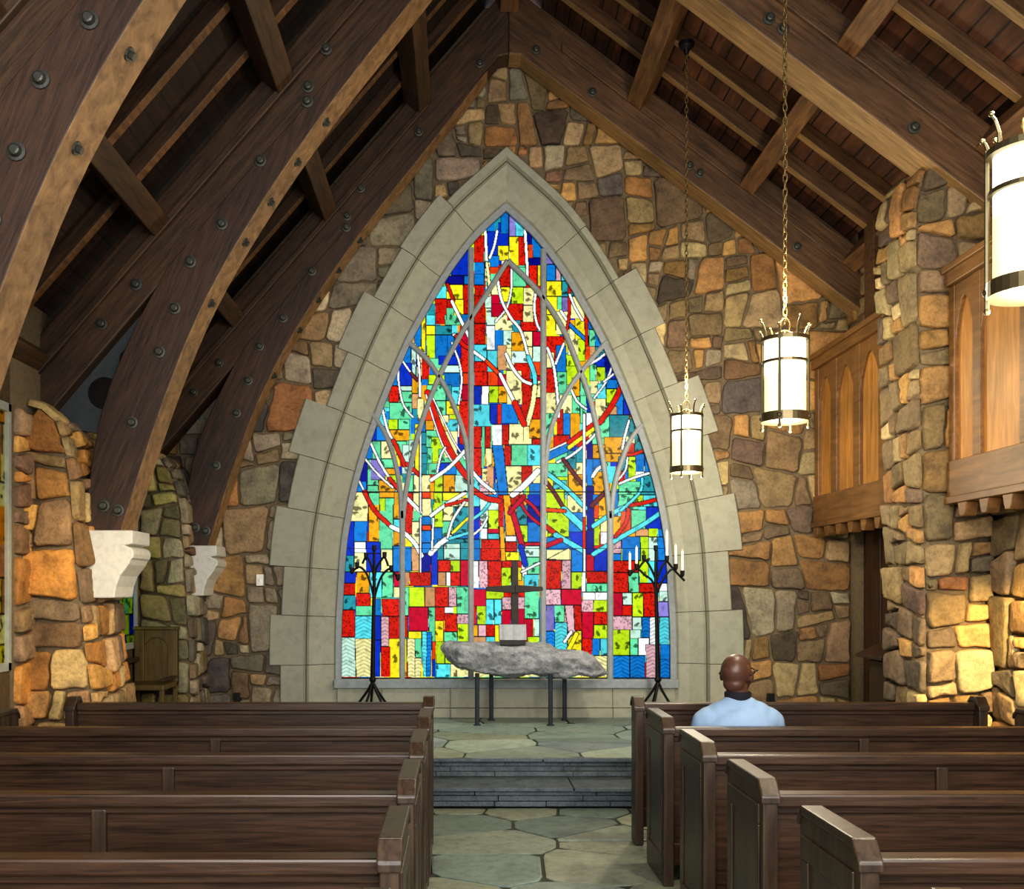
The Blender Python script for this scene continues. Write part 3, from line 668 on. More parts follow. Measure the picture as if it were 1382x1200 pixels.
def paint(x0, y0, x1, y1, res, panes, ribs, polys, bars, rnd):
    W, H = int((x1 - x0) * res) + 1, int((y1 - y0) * res) + 1
    gx, gy = np.meshgrid(x0 + np.arange(W) / res, y0 + np.arange(H) / res)
    img = np.zeros((H, W, 3)); 
    # irregular default patchwork under the listed panes
    keys = list('gblrOeatBy')
    for yy in range(int(y0), int(y1), 22):
        xx = int(x0)
        while xx < x1:
            w = rnd.randint(11, 21); m = (gx >= xx) & (gx < xx + w) & (gy >= yy) & (gy < yy + 22); img[m] = lin(COLS[rnd.choice(keys)]); xx += w
    lead = np.zeros((H, W), bool); ink = np.zeros((H, W))
    def motif(m, c, bx, kind):
        a, b, cx_, d = bx
        if kind == 'leaf':
            n = max(1, int((cx_ - a) * (d - b) / 150))
            for _ in range(n):
                lx, ly = rnd.uniform(a + 2, cx_ - 2), rnd.uniform(b + 2, d - 2); an = rnd.uniform(0, PI)
                for k in range(5):
                    t = an + (k - 2) * .55; L = rnd.uniform(3.5, 6)
                    ux, uy = math.cos(t), math.sin(t); px, py = gx - lx, gy - ly
                    al = px * ux + py * uy; pe = np.abs(-px * uy + py * ux)
                    q = (al > 0) & (al < L) & (pe < .95 * np.sin(np.clip(al / L, 0, 1) * PI) + .1)
                    ink[m & q] = np.maximum(ink[m & q], .8)
        elif kind == 'fern':
            mx_ = (a + cx_) / 2; px = np.abs(gx - mx_)
            q = (((gy - px * .5) % 5.0) < 1.5); ink[m & q] = .45
        elif kind == 'mot':
            for _ in range(int((cx_ - a) * (d - b) / 14)):
                lx, ly = rnd.uniform(a, cx_), rnd.uniform(b, d); q = ((gx - lx) ** 2 + (gy - ly) ** 2) < rnd.uniform(.5, 1.5)
                ink[m & q] = .55
    for t in panes.split():
        c = t[-1]; a, b, c2, d = [float(v) for v in t[:-1].split(',')]
        j = [rnd.uniform(-1, 1) for _ in range(4)]
        sk = rnd.uniform(-.03, .03)
        xs = gx + (gy - b) * sk
        m = (xs >= a) & (xs < c2) & (gy >= b) & (gy < d)
        e = .62
        inner = (xs >= a + e) & (xs < c2 - e) & (gy >= b + e) & (gy < d - e)
        k = rnd.uniform(.82, 1.1)
        img[m] = np.clip(np.array(lin(COLS[c])) * k, 0, 1); lead[m] = True; lead[inner] = False; ink[m] = 0
        big = (c2 - a) * (d - b) > 190
        if b > 815 and c in 'sebpwa' and (d - b) > 24: motif(inner, c, (a, b, c2, d), 'fern')
        elif c in 'rp' and big: motif(inner, c, (a, b, c2, d), 'mot')
        elif c in 'elgOysta' and big and rnd.random() < .8: motif(inner, c, (a, b, c2, d), 'leaf')
    for c, P in polys:
        m = np.ones_like(gx, bool); mi = m.copy(); n = len(P); sg = np.sign(area(P))
        for i in range(n):
            (ax, ay), (bx, by) = P[i], P[(i + 1) % n]; L = math.hypot(bx - ax, by - ay)
            cr = ((bx - ax) * (gy - ay) - (by - ay) * (gx - ax)) / L * sg
            m &= cr >= -.6; mi &= cr >= .6
        img[m] = lin(COLS[c]); lead[m] = True; lead[mi] = False; ink[m] = 0
    for r in ribs:
        c, w = r[0], r[1]; P = smooth_path([tuple(q) for q in r[2:]], 6) if len(r) > 4 else list(r[2:])
        dist = np.full(gx.shape, 1e9)
        for (ax, ay), (bx, by) in zip(P, P[1:]):
            dx, dy = bx - ax, by - ay; L2 = dx * dx + dy * dy or 1
            t = np.clip(((gx - ax) * dx + (gy - ay) * dy) / L2, 0, 1)
            dist = np.minimum(dist, np.hypot(gx - ax - t * dx, gy - ay - t * dy))
        m = dist < w / 2 + .7; mi = dist < max(w / 2 - .35, .8)
        img[m] = lin(COLS[c]); lead[m] = True; lead[mi] = False; ink[m] = 0
    for yb in bars: lead |= np.abs(gy - yb) < .6
    img *= (1 - ink)[..., None]
    img[lead] = (.004, .004, .006)
    if y1 > 900: img[gy > 914.2] = (.004, .004, .006)
    return gx, gy, img
def raster_glass(name, gx, gy, img, fn, keep, parent):
    H, W = gx.shape; idx = np.arange(H * W).reshape(H, W)
    K = keep(gx, gy); q = K[:-1, :-1] & K[1:, :-1] & K[:-1, 1:] & K[1:, 1:]
    F4 = np.stack([idx[:-1, :-1], idx[1:, :-1], idx[1:, 1:], idx[:-1, 1:]], -1)[q]
    used = np.zeros(H * W, bool); used[F4.ravel()] = True; remap = -np.ones(H * W, int); remap[used] = np.arange(used.sum()); F4 = remap[F4]
    P = fn(gx, gy).reshape(-1, 3)[used]; col = np.ones((H * W, 4)); col[:, :3] = img.reshape(-1, 3); col = col[used]
    off = OFF.get(parent.name, Vector((0, 0, 0))); P = P - np.array(off)
    me = bpy.data.meshes.new(name); me.vertices.add(len(P)); me.vertices.foreach_set('co', P.astype(np.float32).ravel())
    me.loops.add(F4.size); me.loops.foreach_set('vertex_index', F4.astype(np.int32).ravel())
    me.polygons.add(len(F4)); me.polygons.foreach_set('loop_start', np.arange(0, F4.size, 4, dtype=np.int32)); me.polygons.foreach_set('loop_total', np.full(len(F4), 4, dtype=np.int32))
    me.update(calc_edges=True); me.validate()
    a = me.color_attributes.new('Col', 'FLOAT_COLOR', 'POINT'); a.data.foreach_set('color', col.astype(np.float32).ravel())
    me.materials.append(M_glass); o = bpy.data.objects.new(name, me); C.objects.link(o); o.parent = parent
    return o
rnd = random.Random(5)
gx, gy, img = paint(452, 278, 912, 922, 1.25, PANES, RIB, POLY, (664, 740.5), rnd)
hwv = np.vectorize(lambda y: hws(min(max(y, 284), 967)))(gy[:, 0])[:, None]
raster_glass('stained_glass', gx, gy, img, lambda x, y: np.stack([(x - CX) / PXM, np.full_like(x, Y_G), EYE + (CY - y) / PXM], -1), lambda x, y: (np.abs(x - CXW) < hwv + 2.5), win)

# ------------------------------------------------------------------ front wall
def hole_half(z):
    y = CY - (z - EYE) * PXM
    if y > 967: return 223 / PXM + .33
    if y < 284: return max(0, .44 * (1 - (284 - y) / PXM / .46))
    return hws(y) / PXM + (.33 if y > 560 else .33 + .11 * min(1, (560 - y) / 250))
mb = MB(); mb.cur = 1
zz = [0, .3] + [.35 + .14 * i for i in range(52)]
for za, zb in zip(zz, zz[1:]):
    def lim(z):
        l = max(WALL_L - .1, XR - max(0, (ZR + .53 - z)) / SL); r = min(WALL_R + .1, XR + max(0, (ZR + .53 - z)) / SR); return min(l, XR), max(r, XR)
    (la, ra), (lb, rb) = lim(za), lim(zb); ha, hb = hole_half(za), hole_half(zb)
    mb.poly([(la, 10.37, za), (XCW - ha, 10.37, za), (XCW - hb, 10.37, zb), (lb, 10.37, zb)])
    mb.poly([(XCW + ha, 10.37, za), (ra, 10.37, za), (rb, 10.37, zb), (XCW + hb, 10.37, zb)])
def surround_r(u, v):   # True inside the limestone ring / window
    y = CY - (v - EYE) * PXM
    if y > 967: return False
    w = (hws(y) / PXM if y > 284 else 0)
    tiltk = .53 if y > 560 else (.50 if y > 400 else .55)
    if y <= 284: return abs(u - XCW) < max(0, (y - 196) / PXM)
    return abs(u - XCW) < w + tiltk * (1.0 if y > 560 else 1.12)
mb.cur = 0
def roof_rej(u, v): return v > zl(u) + .12 or surround_r(u, v)
gable = [(WALL_L, PLAT), (WALL_R, PLAT), (WALL_R, zl(WALL_R) + .25), (XR, ZR + .25), (WALL_L, zl(WALL_L) + .25)]
def near_ring(u, v):
    y = CY - (v - EYE) * PXM
    if y > 967: return False
    if y <= 284: return abs(u - XCW) < max(0, (y - 214) / 70 * .47)
    return abs(u - XCW) < hws(y) / PXM + (.36 if y > 560 else .36 + .11 * min(1, (560 - y) / 250))
P = blocks(gable, .022, .17, .68, lambda u, v: v > zl(u) + .12, near_ring)
def lay_front(polys):
    for p in polys:
        u = sum(q[0] for q in p) / len(p); v = sum(q[1] for q in p) / len(p)
        pal = 'grey' if (u < .2 and RNG.random() < .8) or RNG.random() < .12 else 'gold'
        lay(mb, [p], lambda a, b, d: (a, 10.37 - d, b), .05, pal)
lay_front(P)
tag(mb.build('wall_front', [M_stone, M_mortar], col=True, smooth=True), kind='structure')

# ------------------------------------------------------------------ side walls
mb = MB(); mb.cur = 1
zt = zl(WALL_R) + .5
mb.box(WALL_R, WALL_R + .25, Y_BACK, 9.2, 0, zt); mb.box(WALL_R, WALL_R + .25, 10.14, 10.6, 0, zt); mb.box(WALL_R, WALL_R + .25, 9.2, 10.14, 2.35, zt)
mb.cur = 0
rect = [(4.6, 0), (7.55, 0), (7.55, zt - .2), (4.6, zt - .2)]
lay(mb, blocks(rect, .022, .22, .75), lambda u, v, d: (WALL_R - d, u, v), .05, 'gold')
for rect in ([(8.2, PLAT), (9.2, PLAT), (9.2, zt - .2), (8.2, zt - .2)], [(9.2, 2.36), (10.36, 2.36), (10.36, zt - .2), (9.2, zt - .2)]):
    lay(mb, blocks(rect, .022, .18, .45), lambda u, v, d: (WALL_R - d, u, v), .05, 'gold')
tag(mb.build('wall_right', [M_stone, M_mortar], col=True, smooth=True), kind='structure')
mb = MB(); mb.box(WALL_R + .05, WALL_R + .1, 9.2, 10.14, PLAT, 2.35)
for a, b in ((9.28, 9.64), (9.7, 10.06)): mb.box(WALL_R + .035, WALL_R + .055, a, b, PLAT + .15, 2.2)
tag(mb.build('door_1', M_door, bevel=.008), kind='structure')

mb = MB(); mb.cur = 1
WINS = [(2.3, 4.35), (5.15, 6.95), (8.15, 9.68)]
ZS, ZT = 1.05, 2.86
ztl = zl(WALL_L) + .45
prev = Y_BACK
for a, b in WINS + [(10.6, 10.6)]:
    mb.box(WALL_L - .3, WALL_L, prev, a, 0, ztl); prev = b
    if a < 10: mb.box(WALL_L - .3, WALL_L, a, b, 0, ZS); mb.box(WALL_L - .3, WALL_L, a, b, ZT, ztl)
mb.cur = 0
for a, b in ((4.4, 5.1), (7.0, 7.25)):
    lay(mb, blocks([(a, 0), (b, 0), (b, 2.85), (a, 2.85)], .022, .18, .45), lambda u, v, d: (WALL_L + d, u, v), .05, 'orange')
tag(mb.build('wall_left', [M_stone, M_mortar], col=True, smooth=True), kind='structure')
for k, (a, b) in enumerate(WINS):
    wn = thing('window_%d' % (4 - k if k < 3 else k), None, None, (WALL_L - .12, (a + b) / 2, ZS), kind='structure')
    mb = MB()
    for y in (a, b - .05): mb.box(WALL_L - .2, WALL_L + .012, y, y + .05, ZS, ZT)
    for z in (ZS, ZT - .06): mb.box(WALL_L - .2, WALL_L + .012, a, b, z, z + .06)
    mb.box(WALL_L - .05, WALL_L - .005, (a + b) / 2 - .025, (a + b) / 2 + .025, ZS, ZT)
    mb.build('window_frame', M_wframe, wn, bevel=.005)
    rw = random.Random(30 + k); wpx, hpx = (b - a) * 130, (ZT - ZS) * 130
    pal = 'OyeOyekO' if k < 2 else 'lyblaBgylt'
    panes = []; yy = 0
    while yy < hpx:
        h = rw.randint(18, 34); xx = 0
        while xx < wpx:
            w = rw.randint(12, 26); panes.append('%d,%d,%d,%d%s' % (xx, yy, xx + w, yy + h, rw.choice(pal))); xx += w
        yy += h
    g1, g2, im = paint(0, 0, wpx, hpx, .6, ' '.join(panes), [], [], (), rw)
    raster_glass('stained_glass', g1, g2, im, lambda x, y, a=a: np.stack([np.full_like(x, WALL_L - .015), a + x / 130, ZT - y / 130], -1), lambda x, y: np.ones_like(x, bool), wn)

# ------------------------------------------------------------------ stone piers
def pier(label, prof, ya, yb, face_out, pals, base, hrange, wrange, sgn, side_pal):
    """prof: XZ profile walked from the aisle foot up and over; face_out closes the front-face polygon."""
    mb = MB(); mb.cur = 1
    mb.prism_y(face_out, ya + .03, yb - .01)
    mb.cur = 0
    xs = [p[0] for p in face_out]; zs_ = [p[1] for p in face_out]
    fo = face_out if area(face_out) > 0 else face_out[::-1]
    lay(mb, blocks(fo, .022, hrange[0], wrange[1]), lambda u, v, d: (u, ya + .03 - d, v), .06, pals)
    cl = [0]
    for a, b in zip(prof, prof[1:]): cl.append(cl[-1] + math.hypot(b[0] - a[0], b[1] - a[1]))
    def mp(t, s, d):
        s = min(max(s, 0), cl[-1] - 1e-6)
        for i in range(len(prof) - 1):
            if cl[i] <= s <= cl[i + 1]: break
        k = (s - cl[i]) / (cl[i + 1] - cl[i]); a, b = prof[i], prof[i + 1]
        def nr(i):
            i = min(max(i, 0), len(prof) - 2); a, b = prof[i], prof[i + 1]; L = math.hypot(b[0] - a[0], b[1] - a[1])
            return ((b[1] - a[1]) / L * sgn, -(b[0] - a[0]) / L * sgn)
        n0, n1 = nr(i if k > .5 else i - 1), nr(i + 1 if k > .5 else i); kk = k - .5 if k > .5 else k + .5
        nx, nz = n0[0] + (n1[0] - n0[0]) * kk, n0[1] + (n1[1] - n0[1]) * kk
        return (a[0] + (b[0] - a[0]) * k + nx * d, t, a[1] + (b[1] - a[1]) * k + nz * d)
    T0, T1 = ya + .0, yb
    lay(mb, blocks([(T0, 0), (T1, 0), (T1, cl[-1]), (T0, cl[-1])], .022, hrange[0] * .8, wrange[1] * .85), mp, .055, side_pal)
    o = mb.build('stone_pier', [M_stone, M_mortar], col=True, smooth=True)
    return tag(o, label, 'stone pier')
# near left pier
prof = [(-2.50, 0), (-2.56, .6), (-2.64, 1.2), (-2.70, 1.8), (-2.74, 2.3), (-2.78, 2.6), (-2.84, 2.78), (-2.95, 2.88), (-3.05, 2.9)]
face = [(-3.16, 0)] + prof[:-1] + [(-2.98, 2.87), (-3.06, 2.76), (-3.11, 2.55), (-3.12, 1.5)]
pier('near left pier of orange and tan fieldstone with a rounded top and white corbel', prof, 7.2, 8.02, face, 'orange', 0, (.24, .46), (.24, .62), 1, 'orange')
prof = [(-2.56, PLAT), (-2.58, 1.2), (-2.62, 1.9), (-2.66, 2.4), (-2.74, 2.72), (-2.86, 2.86), (-3.0, 2.9)]
face = [(-3.04, PLAT)] + prof + [(-3.04, 2.8)]
pier('window-tinted fieldstone pier in the far left corner behind the carved chair', prof, 9.74, 10.36, face, 'olive', 0, (.2, .38), (.2, .5), 1, 'grey')
prof = [(3.46, 0), (3.44, 1.5), (3.40, 3), (3.37, 4.2), (3.38, 4.5), (3.44, 4.7), (3.54, 4.82), (3.66, 4.84), (3.8, 4.75), (3.95, 4.6)]
face = [(3.94, 0), (3.94, 4.62)] + prof[::-1][1:]
pier('tall golden fieldstone pier on the right between the two oak gallery fronts', prof, 7.55, 8.2, face, 'gold', 0, (.19, .5), (.17, .56), -1, 'gold')

# ------------------------------------------------------------------ roof
def band(x0, x1, d0, d1):
    return [(x0, zl(x0) + d0), (x1, zl(x1) + d0), (x1, zl(x1) + d1), (x0, zl(x0) + d1)]
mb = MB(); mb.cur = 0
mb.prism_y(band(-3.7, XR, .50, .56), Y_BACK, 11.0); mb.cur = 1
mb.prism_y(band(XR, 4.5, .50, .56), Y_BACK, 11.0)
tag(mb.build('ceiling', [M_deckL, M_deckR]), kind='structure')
def truss(label, y0, y1, corb=True, gus=False):
    t = thing('roof_truss', label, 'roof truss', (XR, (y0 + y1) / 2, 2.0))
    w = .0
    right = [(XR, ZR - .40), (XR + .12, ZR - .40 - .01), (4.1, zl(4.1) - .31), (4.1, zl(4.1) + .28), (XR, ZR + .28)]
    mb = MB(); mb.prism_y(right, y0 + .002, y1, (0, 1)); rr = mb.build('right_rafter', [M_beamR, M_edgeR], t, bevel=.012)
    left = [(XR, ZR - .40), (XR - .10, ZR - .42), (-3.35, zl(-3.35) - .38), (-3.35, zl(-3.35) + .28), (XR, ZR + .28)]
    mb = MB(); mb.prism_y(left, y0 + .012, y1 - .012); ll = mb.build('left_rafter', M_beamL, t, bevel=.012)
    inner = smooth_path([(.28, ZR - .56), (-.27, 5.98), (-.88, 5.21), (-1.40, 4.47), (-1.84, 3.72), (-2.16, 2.95), (-2.46, 2.03)], 5)
    outer = smooth_path([(-2.74, 2.03), (-2.60, 2.9), (-2.36, 3.5), (-2.12, 3.95)], 4) + [(-1.6, zl(-1.6) - .28), (.1, zl(.1) - .30)]
    mb = MB()
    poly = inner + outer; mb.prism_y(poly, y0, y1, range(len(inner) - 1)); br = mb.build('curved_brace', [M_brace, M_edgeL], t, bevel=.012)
    mb = MB()      # second ply line on rafters
    mb.prism_y([(-.3, zl(-.3) - .02), (-3.2, zl(-3.2) - .02), (-3.2, zl(-3.2) + .06), (-.3, zl(-.3) + .06)], y0 - .03, y0 + .02)
    mb.build('cover_plank', M_beamL, ll, bevel=.008)
    mb = MB(); mb.prism_y([(1.0, zl(1.0) + .0), (3.9, zl(3.9) + .0), (3.9, zl(3.9) + .08), (1.0, zl(1.0) + .08)], y0 - .03, y0 + .02)
    mb.build('cover_plank', M_beamR, rr, bevel=.008)
    def bolt(x, z, par, y=y0):
        b = MB(); b.lathe([(.045, 0), (.045, -.012), (.03, -.014), (.026, -.04), (.018, -.045)], (x, y, z), 12, 'y'); b.build('bolt', M_bolt, par)
    k = len(inner)
    for i, (a, off) in enumerate(((5, .16), (9, .26), (11, .14), (14, .17), (17, .16), (19, .22), (21, .17), (23, .15), (26, .16), (29, .17), (29, .06))):
        p = Vector(inner[min(a, k - 1)]); q = Vector(inner[max(min(a, k - 1) - 1, 0)]); tt = (p - q).normalized(); n = Vector((tt.y, -tt.x))
        if n.x > 0: n = -n
        s = p + n * off; bolt(s.x, s.y, br)
    for x in (-2.35, -2.6, -1.1, .2): bolt(x, zl(x) - .17, ll, y0 + .012)
    for x in (1.3, 2.25, 2.35, 3.3, .75): bolt(x, zl(x) - .17, rr)
    # bolt heads along the lit underside of the brace
    for i in (11, 13, 15, 17, 20):
        p = Vector(inner[i]); q = Vector(inner[i - 1]); tt = (p - q).normalized(); n = Vector((-tt.y, tt.x))
        if n.x < 0: n = -n
        b = MB(); base = Vector((p.x, (y0 + y1) / 2 - .03, p.y)); d = Vector((n.x, 0, n.y))
        b.tube([base - d * .005, base + d * .012], .034, 10); b.tube([base, base + d * .035], .02, 6); b.build('bolt', M_bolt, br)
    if gus:
        pl = [(-2.62, 2.75), (-2.46, 3.3), (-2.0, 3.98), (-2.25, 3.75), (-2.95, 2.98)]
        mb = MB(); mb.prism_y([(-2.52, 2.72), (-2.3, 3.5), (-1.98, 4.05), (-2.3, 3.72), (-2.98, 2.96), (-2.9, 2.8)], y0 + .12, y0 + .16)
        g = mb.build('gusset_plate', M_gusset, t)
        for x, z, r in ((-2.62, 3.05, .12), (-2.43, 3.30, .08)):
            mb = MB(); mb.lathe([(r, 0), (r, -.006), (r * .5, -.008)], (x, y0 + .12, z), 20, 'y'); mb.build('round_opening', M_black, g)
    if True:
        c = MB(); ym = (y0 + y1) / 2; wd = .21
        side = [(-2.86, 2.03), (-2.36, 2.03), (-2.36, 1.93), (-2.42, 1.92)] + [(-2.36 - .02 + .03 * math.sin(a), 1.86 + .045 * math.cos(a)) for a in (0.2, .9, 1.6, 2.3, 2.9)] + [(-2.39, 1.78), (-2.45, 1.70), (-2.48, 1.62), (-2.49, 1.54), (-2.80, 1.54)]
        c.prism_y(side, ym - wd, ym + wd)
        if not corb:
            c.box(-3.05, -2.82, ym - wd, ym + wd, 1.54, 2.03); c.build('corbel', M_corbel, t, bevel=.01); return t
        o = c.build('corbel', M_corbel, bevel=.01, loc='base')
        tag(o, ('white carved stone corbel on the far left, against the gable wall' if y0 > 9 else 'larger white scroll corbel on the near left stone pier'), 'corbel', 'corbels under the roof trusses')
    return t
truss('dark timber roof truss against the stone gable wall, framing the tall window', 10.02, 10.30)
truss('middle dark timber roof truss landing on the golden right pier and near left pier', 7.44, 7.76, True, True)
truss('nearest timber roof truss, its curved brace filling the top left corner', 4.78, 5.10, False)
# purlins and common rafters
BAYS = [(7.76, 10.02, 'the gable bay behind the middle truss'), (5.10, 7.44, 'the bay between the middle and nearest trusses'), (-1.5, 4.78, 'the bay in front of the nearest truss')]
def purlin(x, dx, dep, wid):
    """section square to the slope, its lower corner line on the purlin line"""
    s = SL if dx < 0 else -SR
    u = Vector((1, s)).normalized(); n = Vector((-u.y, u.x))
    if n.y < 0: n = -n
    c = Vector((x, zl(x)))
    return [tuple(c - u * wid / 2), tuple(c + u * wid / 2), tuple(c + u * wid / 2 + n * dep), tuple(c - u * wid / 2 + n * dep)]
ORD = ['upper', 'middle', 'lower', 'eaves']
for bi, (ya, yb, where) in enumerate(BAYS):
    mb = MB(); mb.prism_y([(XR - .09, ZR), (XR + .09, ZR), (XR + .09, ZR + .22), (XR, ZR + .3), (XR - .09, ZR + .22)], ya, yb)
    tag(mb.build('ridge_purlin', M_purlin, loc='base', bevel=.008), 'ridge beam in ' + where, 'roof beam', 'ridge beams')
    for k, x in enumerate((-.33, -1.25, -2.15, -3.02)):
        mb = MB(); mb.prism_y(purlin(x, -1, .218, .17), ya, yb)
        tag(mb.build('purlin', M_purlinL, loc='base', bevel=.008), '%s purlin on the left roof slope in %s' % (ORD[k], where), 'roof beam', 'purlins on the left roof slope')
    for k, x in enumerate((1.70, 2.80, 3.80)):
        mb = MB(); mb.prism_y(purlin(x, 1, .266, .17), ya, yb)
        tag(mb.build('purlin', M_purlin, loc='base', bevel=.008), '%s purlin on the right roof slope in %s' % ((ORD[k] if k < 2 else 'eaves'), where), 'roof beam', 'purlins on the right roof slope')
    n = 4 if bi < 2 else 8
    nth = ['first', 'second', 'third', 'fourth', 'fifth', 'sixth', 'seventh', 'eighth']
    far = ['gable wall truss', 'middle truss', 'nearest truss'][bi]
    for k in range(n):
        y = yb - (yb - ya) * (k + .5) / n
        if bi == 2 and y < .6: continue
        mb = MB(); mb.prism_y(band(-3.6, XR, .345, .50), y - .045, y + .045, (0,))  # bottom face in paler timber, lantern light put into the colour
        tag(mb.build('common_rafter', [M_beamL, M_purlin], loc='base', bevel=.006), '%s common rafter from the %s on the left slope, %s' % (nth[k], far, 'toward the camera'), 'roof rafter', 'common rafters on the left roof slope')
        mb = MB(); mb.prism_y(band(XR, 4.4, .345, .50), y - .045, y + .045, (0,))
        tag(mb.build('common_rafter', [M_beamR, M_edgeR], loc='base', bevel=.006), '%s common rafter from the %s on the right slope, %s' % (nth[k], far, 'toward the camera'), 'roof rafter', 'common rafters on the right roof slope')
mb = MB(); mb.box(3.72, 3.93, 9.2, 9.42, 3.9, zl(3.82) + .2)
tag(mb.build('timber_post', M_beamR, loc='base', bevel=.01), 'short square timber post standing on the far oak gallery front under the roof', 'post')

# ------------------------------------------------------------------ oak gallery fronts
def gallery(label, ya, yb, panels, zb=2.17, zt=3.92):
    t = thing('gallery_front', label, 'gallery front', (3.75, (ya + yb) / 2, zb))
    mb = MB(); mb.box(3.60, WALL_R - .074, ya + .006, yb - .006, zb + .095, zt - .115); mb.build('panel_backing', M_oak, t)
    mb = MB()
    mb.box(3.55, 3.62, ya, yb, zb + .10, zb + .36)          # bottom rail
    edges = [ya] + [v for p in panels for v in p] + [yb]
    for i in range(0, len(edges), 2): mb.box(3.565, 3.62, edges[i], edges[i + 1], zb + .36, zt - .12)
    # arched spandrels over each panel
    z0 = zt - .52
    for a, b in panels:
        m = (a + b) / 2; w_ = b - a
        arcL = [(a, z0), (a + .05 * w_, z0 + .08), (a + .20 * w_, z0 + .19), (a + .36 * w_, z0 + .27), (m, z0 + .29)]
        mb.prism_x([(a, zt - .12)] + arcL + [(m, zt - .12)], 3.572, 3.615)
        arcR = [(b - (q[0] - a), q[1]) for q in arcL]
        mb.prism_x([(b, zt - .12), (m, zt - .12)] + arcR[::-1], 3.572, 3.615)
    mb.build('oak_frame', M_oakframe, t, bevel=.006)
    mb = MB(); mb.box(3.53, WALL_R - .07, ya, yb, zt - .12, zt); mb.box(3.50, 3.6, ya, yb, zt - .03, zt + .02); mb.build('top_rail', M_oakframe, t, bevel=.008)
    mb = MB(); mb.box(3.53, 3.64, ya, yb, zb + .05, zb + .1)
    y = ya + .05; w = .13
    while y + w < yb:
        mb.prism_x([(y, zb + .05), (y + w, zb + .05), (y + w - .02, zb - .02), (y + w - .035, zb - .05), (y + .035, zb - .05), (y + .02, zb - .02)], 3.54, 3.63); y += .30
    mb.box(3.642, WALL_R - .07, ya + .002, yb - .002, zb + .03, zb + .094)
    mb.build('crenellated_trim', M_oakframe, t, bevel=.005)
    return t
gallery('far oak gallery front with three pointed panels, between gable wall and right pier', 8.27, 10.28, [(8.72, 9.13), (9.28, 9.69), (9.84, 10.18)])
gallery('near oak gallery front with tall panels, cut off by the right edge of view', 5.0, 7.46, [(5.2, 5.72), (5.86, 6.4), (6.52, 7.02), (7.1, 7.4)][:3] + [(7.12, 7.38)])

# ------------------------------------------------------------------ pews
XA0, XA1 = -.165, 1.10
def pew(name, xa, xb, zr, label, group, seat=True, y=0, dep=.46, endz=.91, back_up=.0):
    """xa = aisle end, xb = wall end; local origin at rear face of the back rail on the floor."""
    t = thing(name, label, 'pew' if seat else 'pew front', (xa, y, 0), group)
    OFF[t.name] = Vector((0, 0, 0))
    lo, hi = (0, xb - xa) if xb > xa else (xb - xa, 0)
    th = .055
    for xe, inner in ((0, 1 if xb > xa else -1), (xb - xa, -1 if xb > xa else 1)):
        x0, x1 = sorted((xe, xe + inner * th))
        mb = MB(); r = .05
        mb.prism_x([(-.04, 0), (dep, 0), (dep, endz - .058), (dep - .03, endz - .02), (0, endz - .02), (-.04, endz - .072)], x0, x1)
        e = mb.build('end_panel', M_pewend, t, bevel=.005)
        mb = MB()
        for q in ([(-.05, endz - .088), (.002, endz - .03), (.002, endz), (-.05, endz - .058)], [(.0, endz - .03), (dep - .03, endz - .03), (dep - .03, endz), (.0, endz)], [(dep - .032, endz - .03), (dep + .01, endz - .072), (dep + .01, endz - .045), (dep - .032, endz)]):
            mb.prism_x(q, x0 - .008, x1 + .008)
        mb.build('cap_moulding', M_pewend, e, bevel=.006)
        if seat:
            xo = xe - inner * .007
            mb = MB(); a, b = sorted((xo, xo + inner * .01))
            for ya_, yb_, za, zb in ((.0, .06, .161, endz - .171), (dep - .09, dep - .03, .161, endz - .171), (.0, dep - .03, .05, .16), (.0, dep - .03, endz - .17, endz - .095)): mb.box(a, b, ya_, yb_, za, zb)
            mb.build('panel_frame', M_pewend, e, bevel=.004)
    a, b = lo + th, hi - th
    mb = MB(); mb.box(a, b, 0, .085, zr - .05, zr); mb.build('top_rail', M_pew, t, bevel=.009)
    mb = MB(); mb.box(a, b, .04, .065, .12, zr - .04); mb.build('back_panel', M_pew, t)
    mb = MB(); mb.box(a, b, .018, .068, .10, .22); mb.box(a, b, .022, .068, zr - .075, zr - .045); mb.build('bottom_rail', M_pew, t, bevel=.005)
    m = -1.165 if xb < xa else (a + b) / 2
    if seat:
        mb = MB(); mb.box(m - .028, m + .028, .02, .07, .2, zr - .06); mb.build('muntin', M_pewend, t, bevel=.006)
    if seat:
        mb = MB(); mb.box(a, b, .07, .45, .415, .45); mb.build('seat', M_pew, t, bevel=.012)
        mb = MB(); mb.box(a, b, .40, .425, .05, .415); mb.build('seat_apron', M_pew, t)
    return t
ROW = {2: 5.55, 3: 4.65, 4: 3.75, 5: 2.85, 6: 1.95}
NTH = {2: 'second row, right behind the pew front', 3: 'third row from the altar', 4: 'fourth row from the altar', 5: 'fifth row, cut by the bottom of the view', 6: 'nearest row, only its end tip in view'}
pl = pew('pew', XA0, -2.64, .85, 'dark oak pew left of the aisle, ' + NTH[2], 'pews left of the aisle', True, ROW[2])
pr = pew('pew', XA1, 3.31, .85, 'dark oak pew right of the aisle with the man seated in it, second row', 'pews right of the aisle', True, ROW[2])
for k in (3, 4, 5, 6):
    dup(pl, (XA0, ROW[k], 0), 'dark oak pew left of the aisle, ' + NTH[k])
    dup(pr, (XA1, ROW[k], 0), 'dark oak pew right of the aisle, ' + NTH[k])
pew('altar_side_screen', XA0, -2.47, .885, 'dark oak panelled pew front ahead of the left pews, nearest the steps', 'pew fronts by the steps', False, 6.45, .1, .925)
pew('altar_side_screen', XA1, 3.31, .885, 'dark oak panelled pew front ahead of the seated man, nearest the steps', 'pew fronts by the steps', False, 6.45, .1, .925)

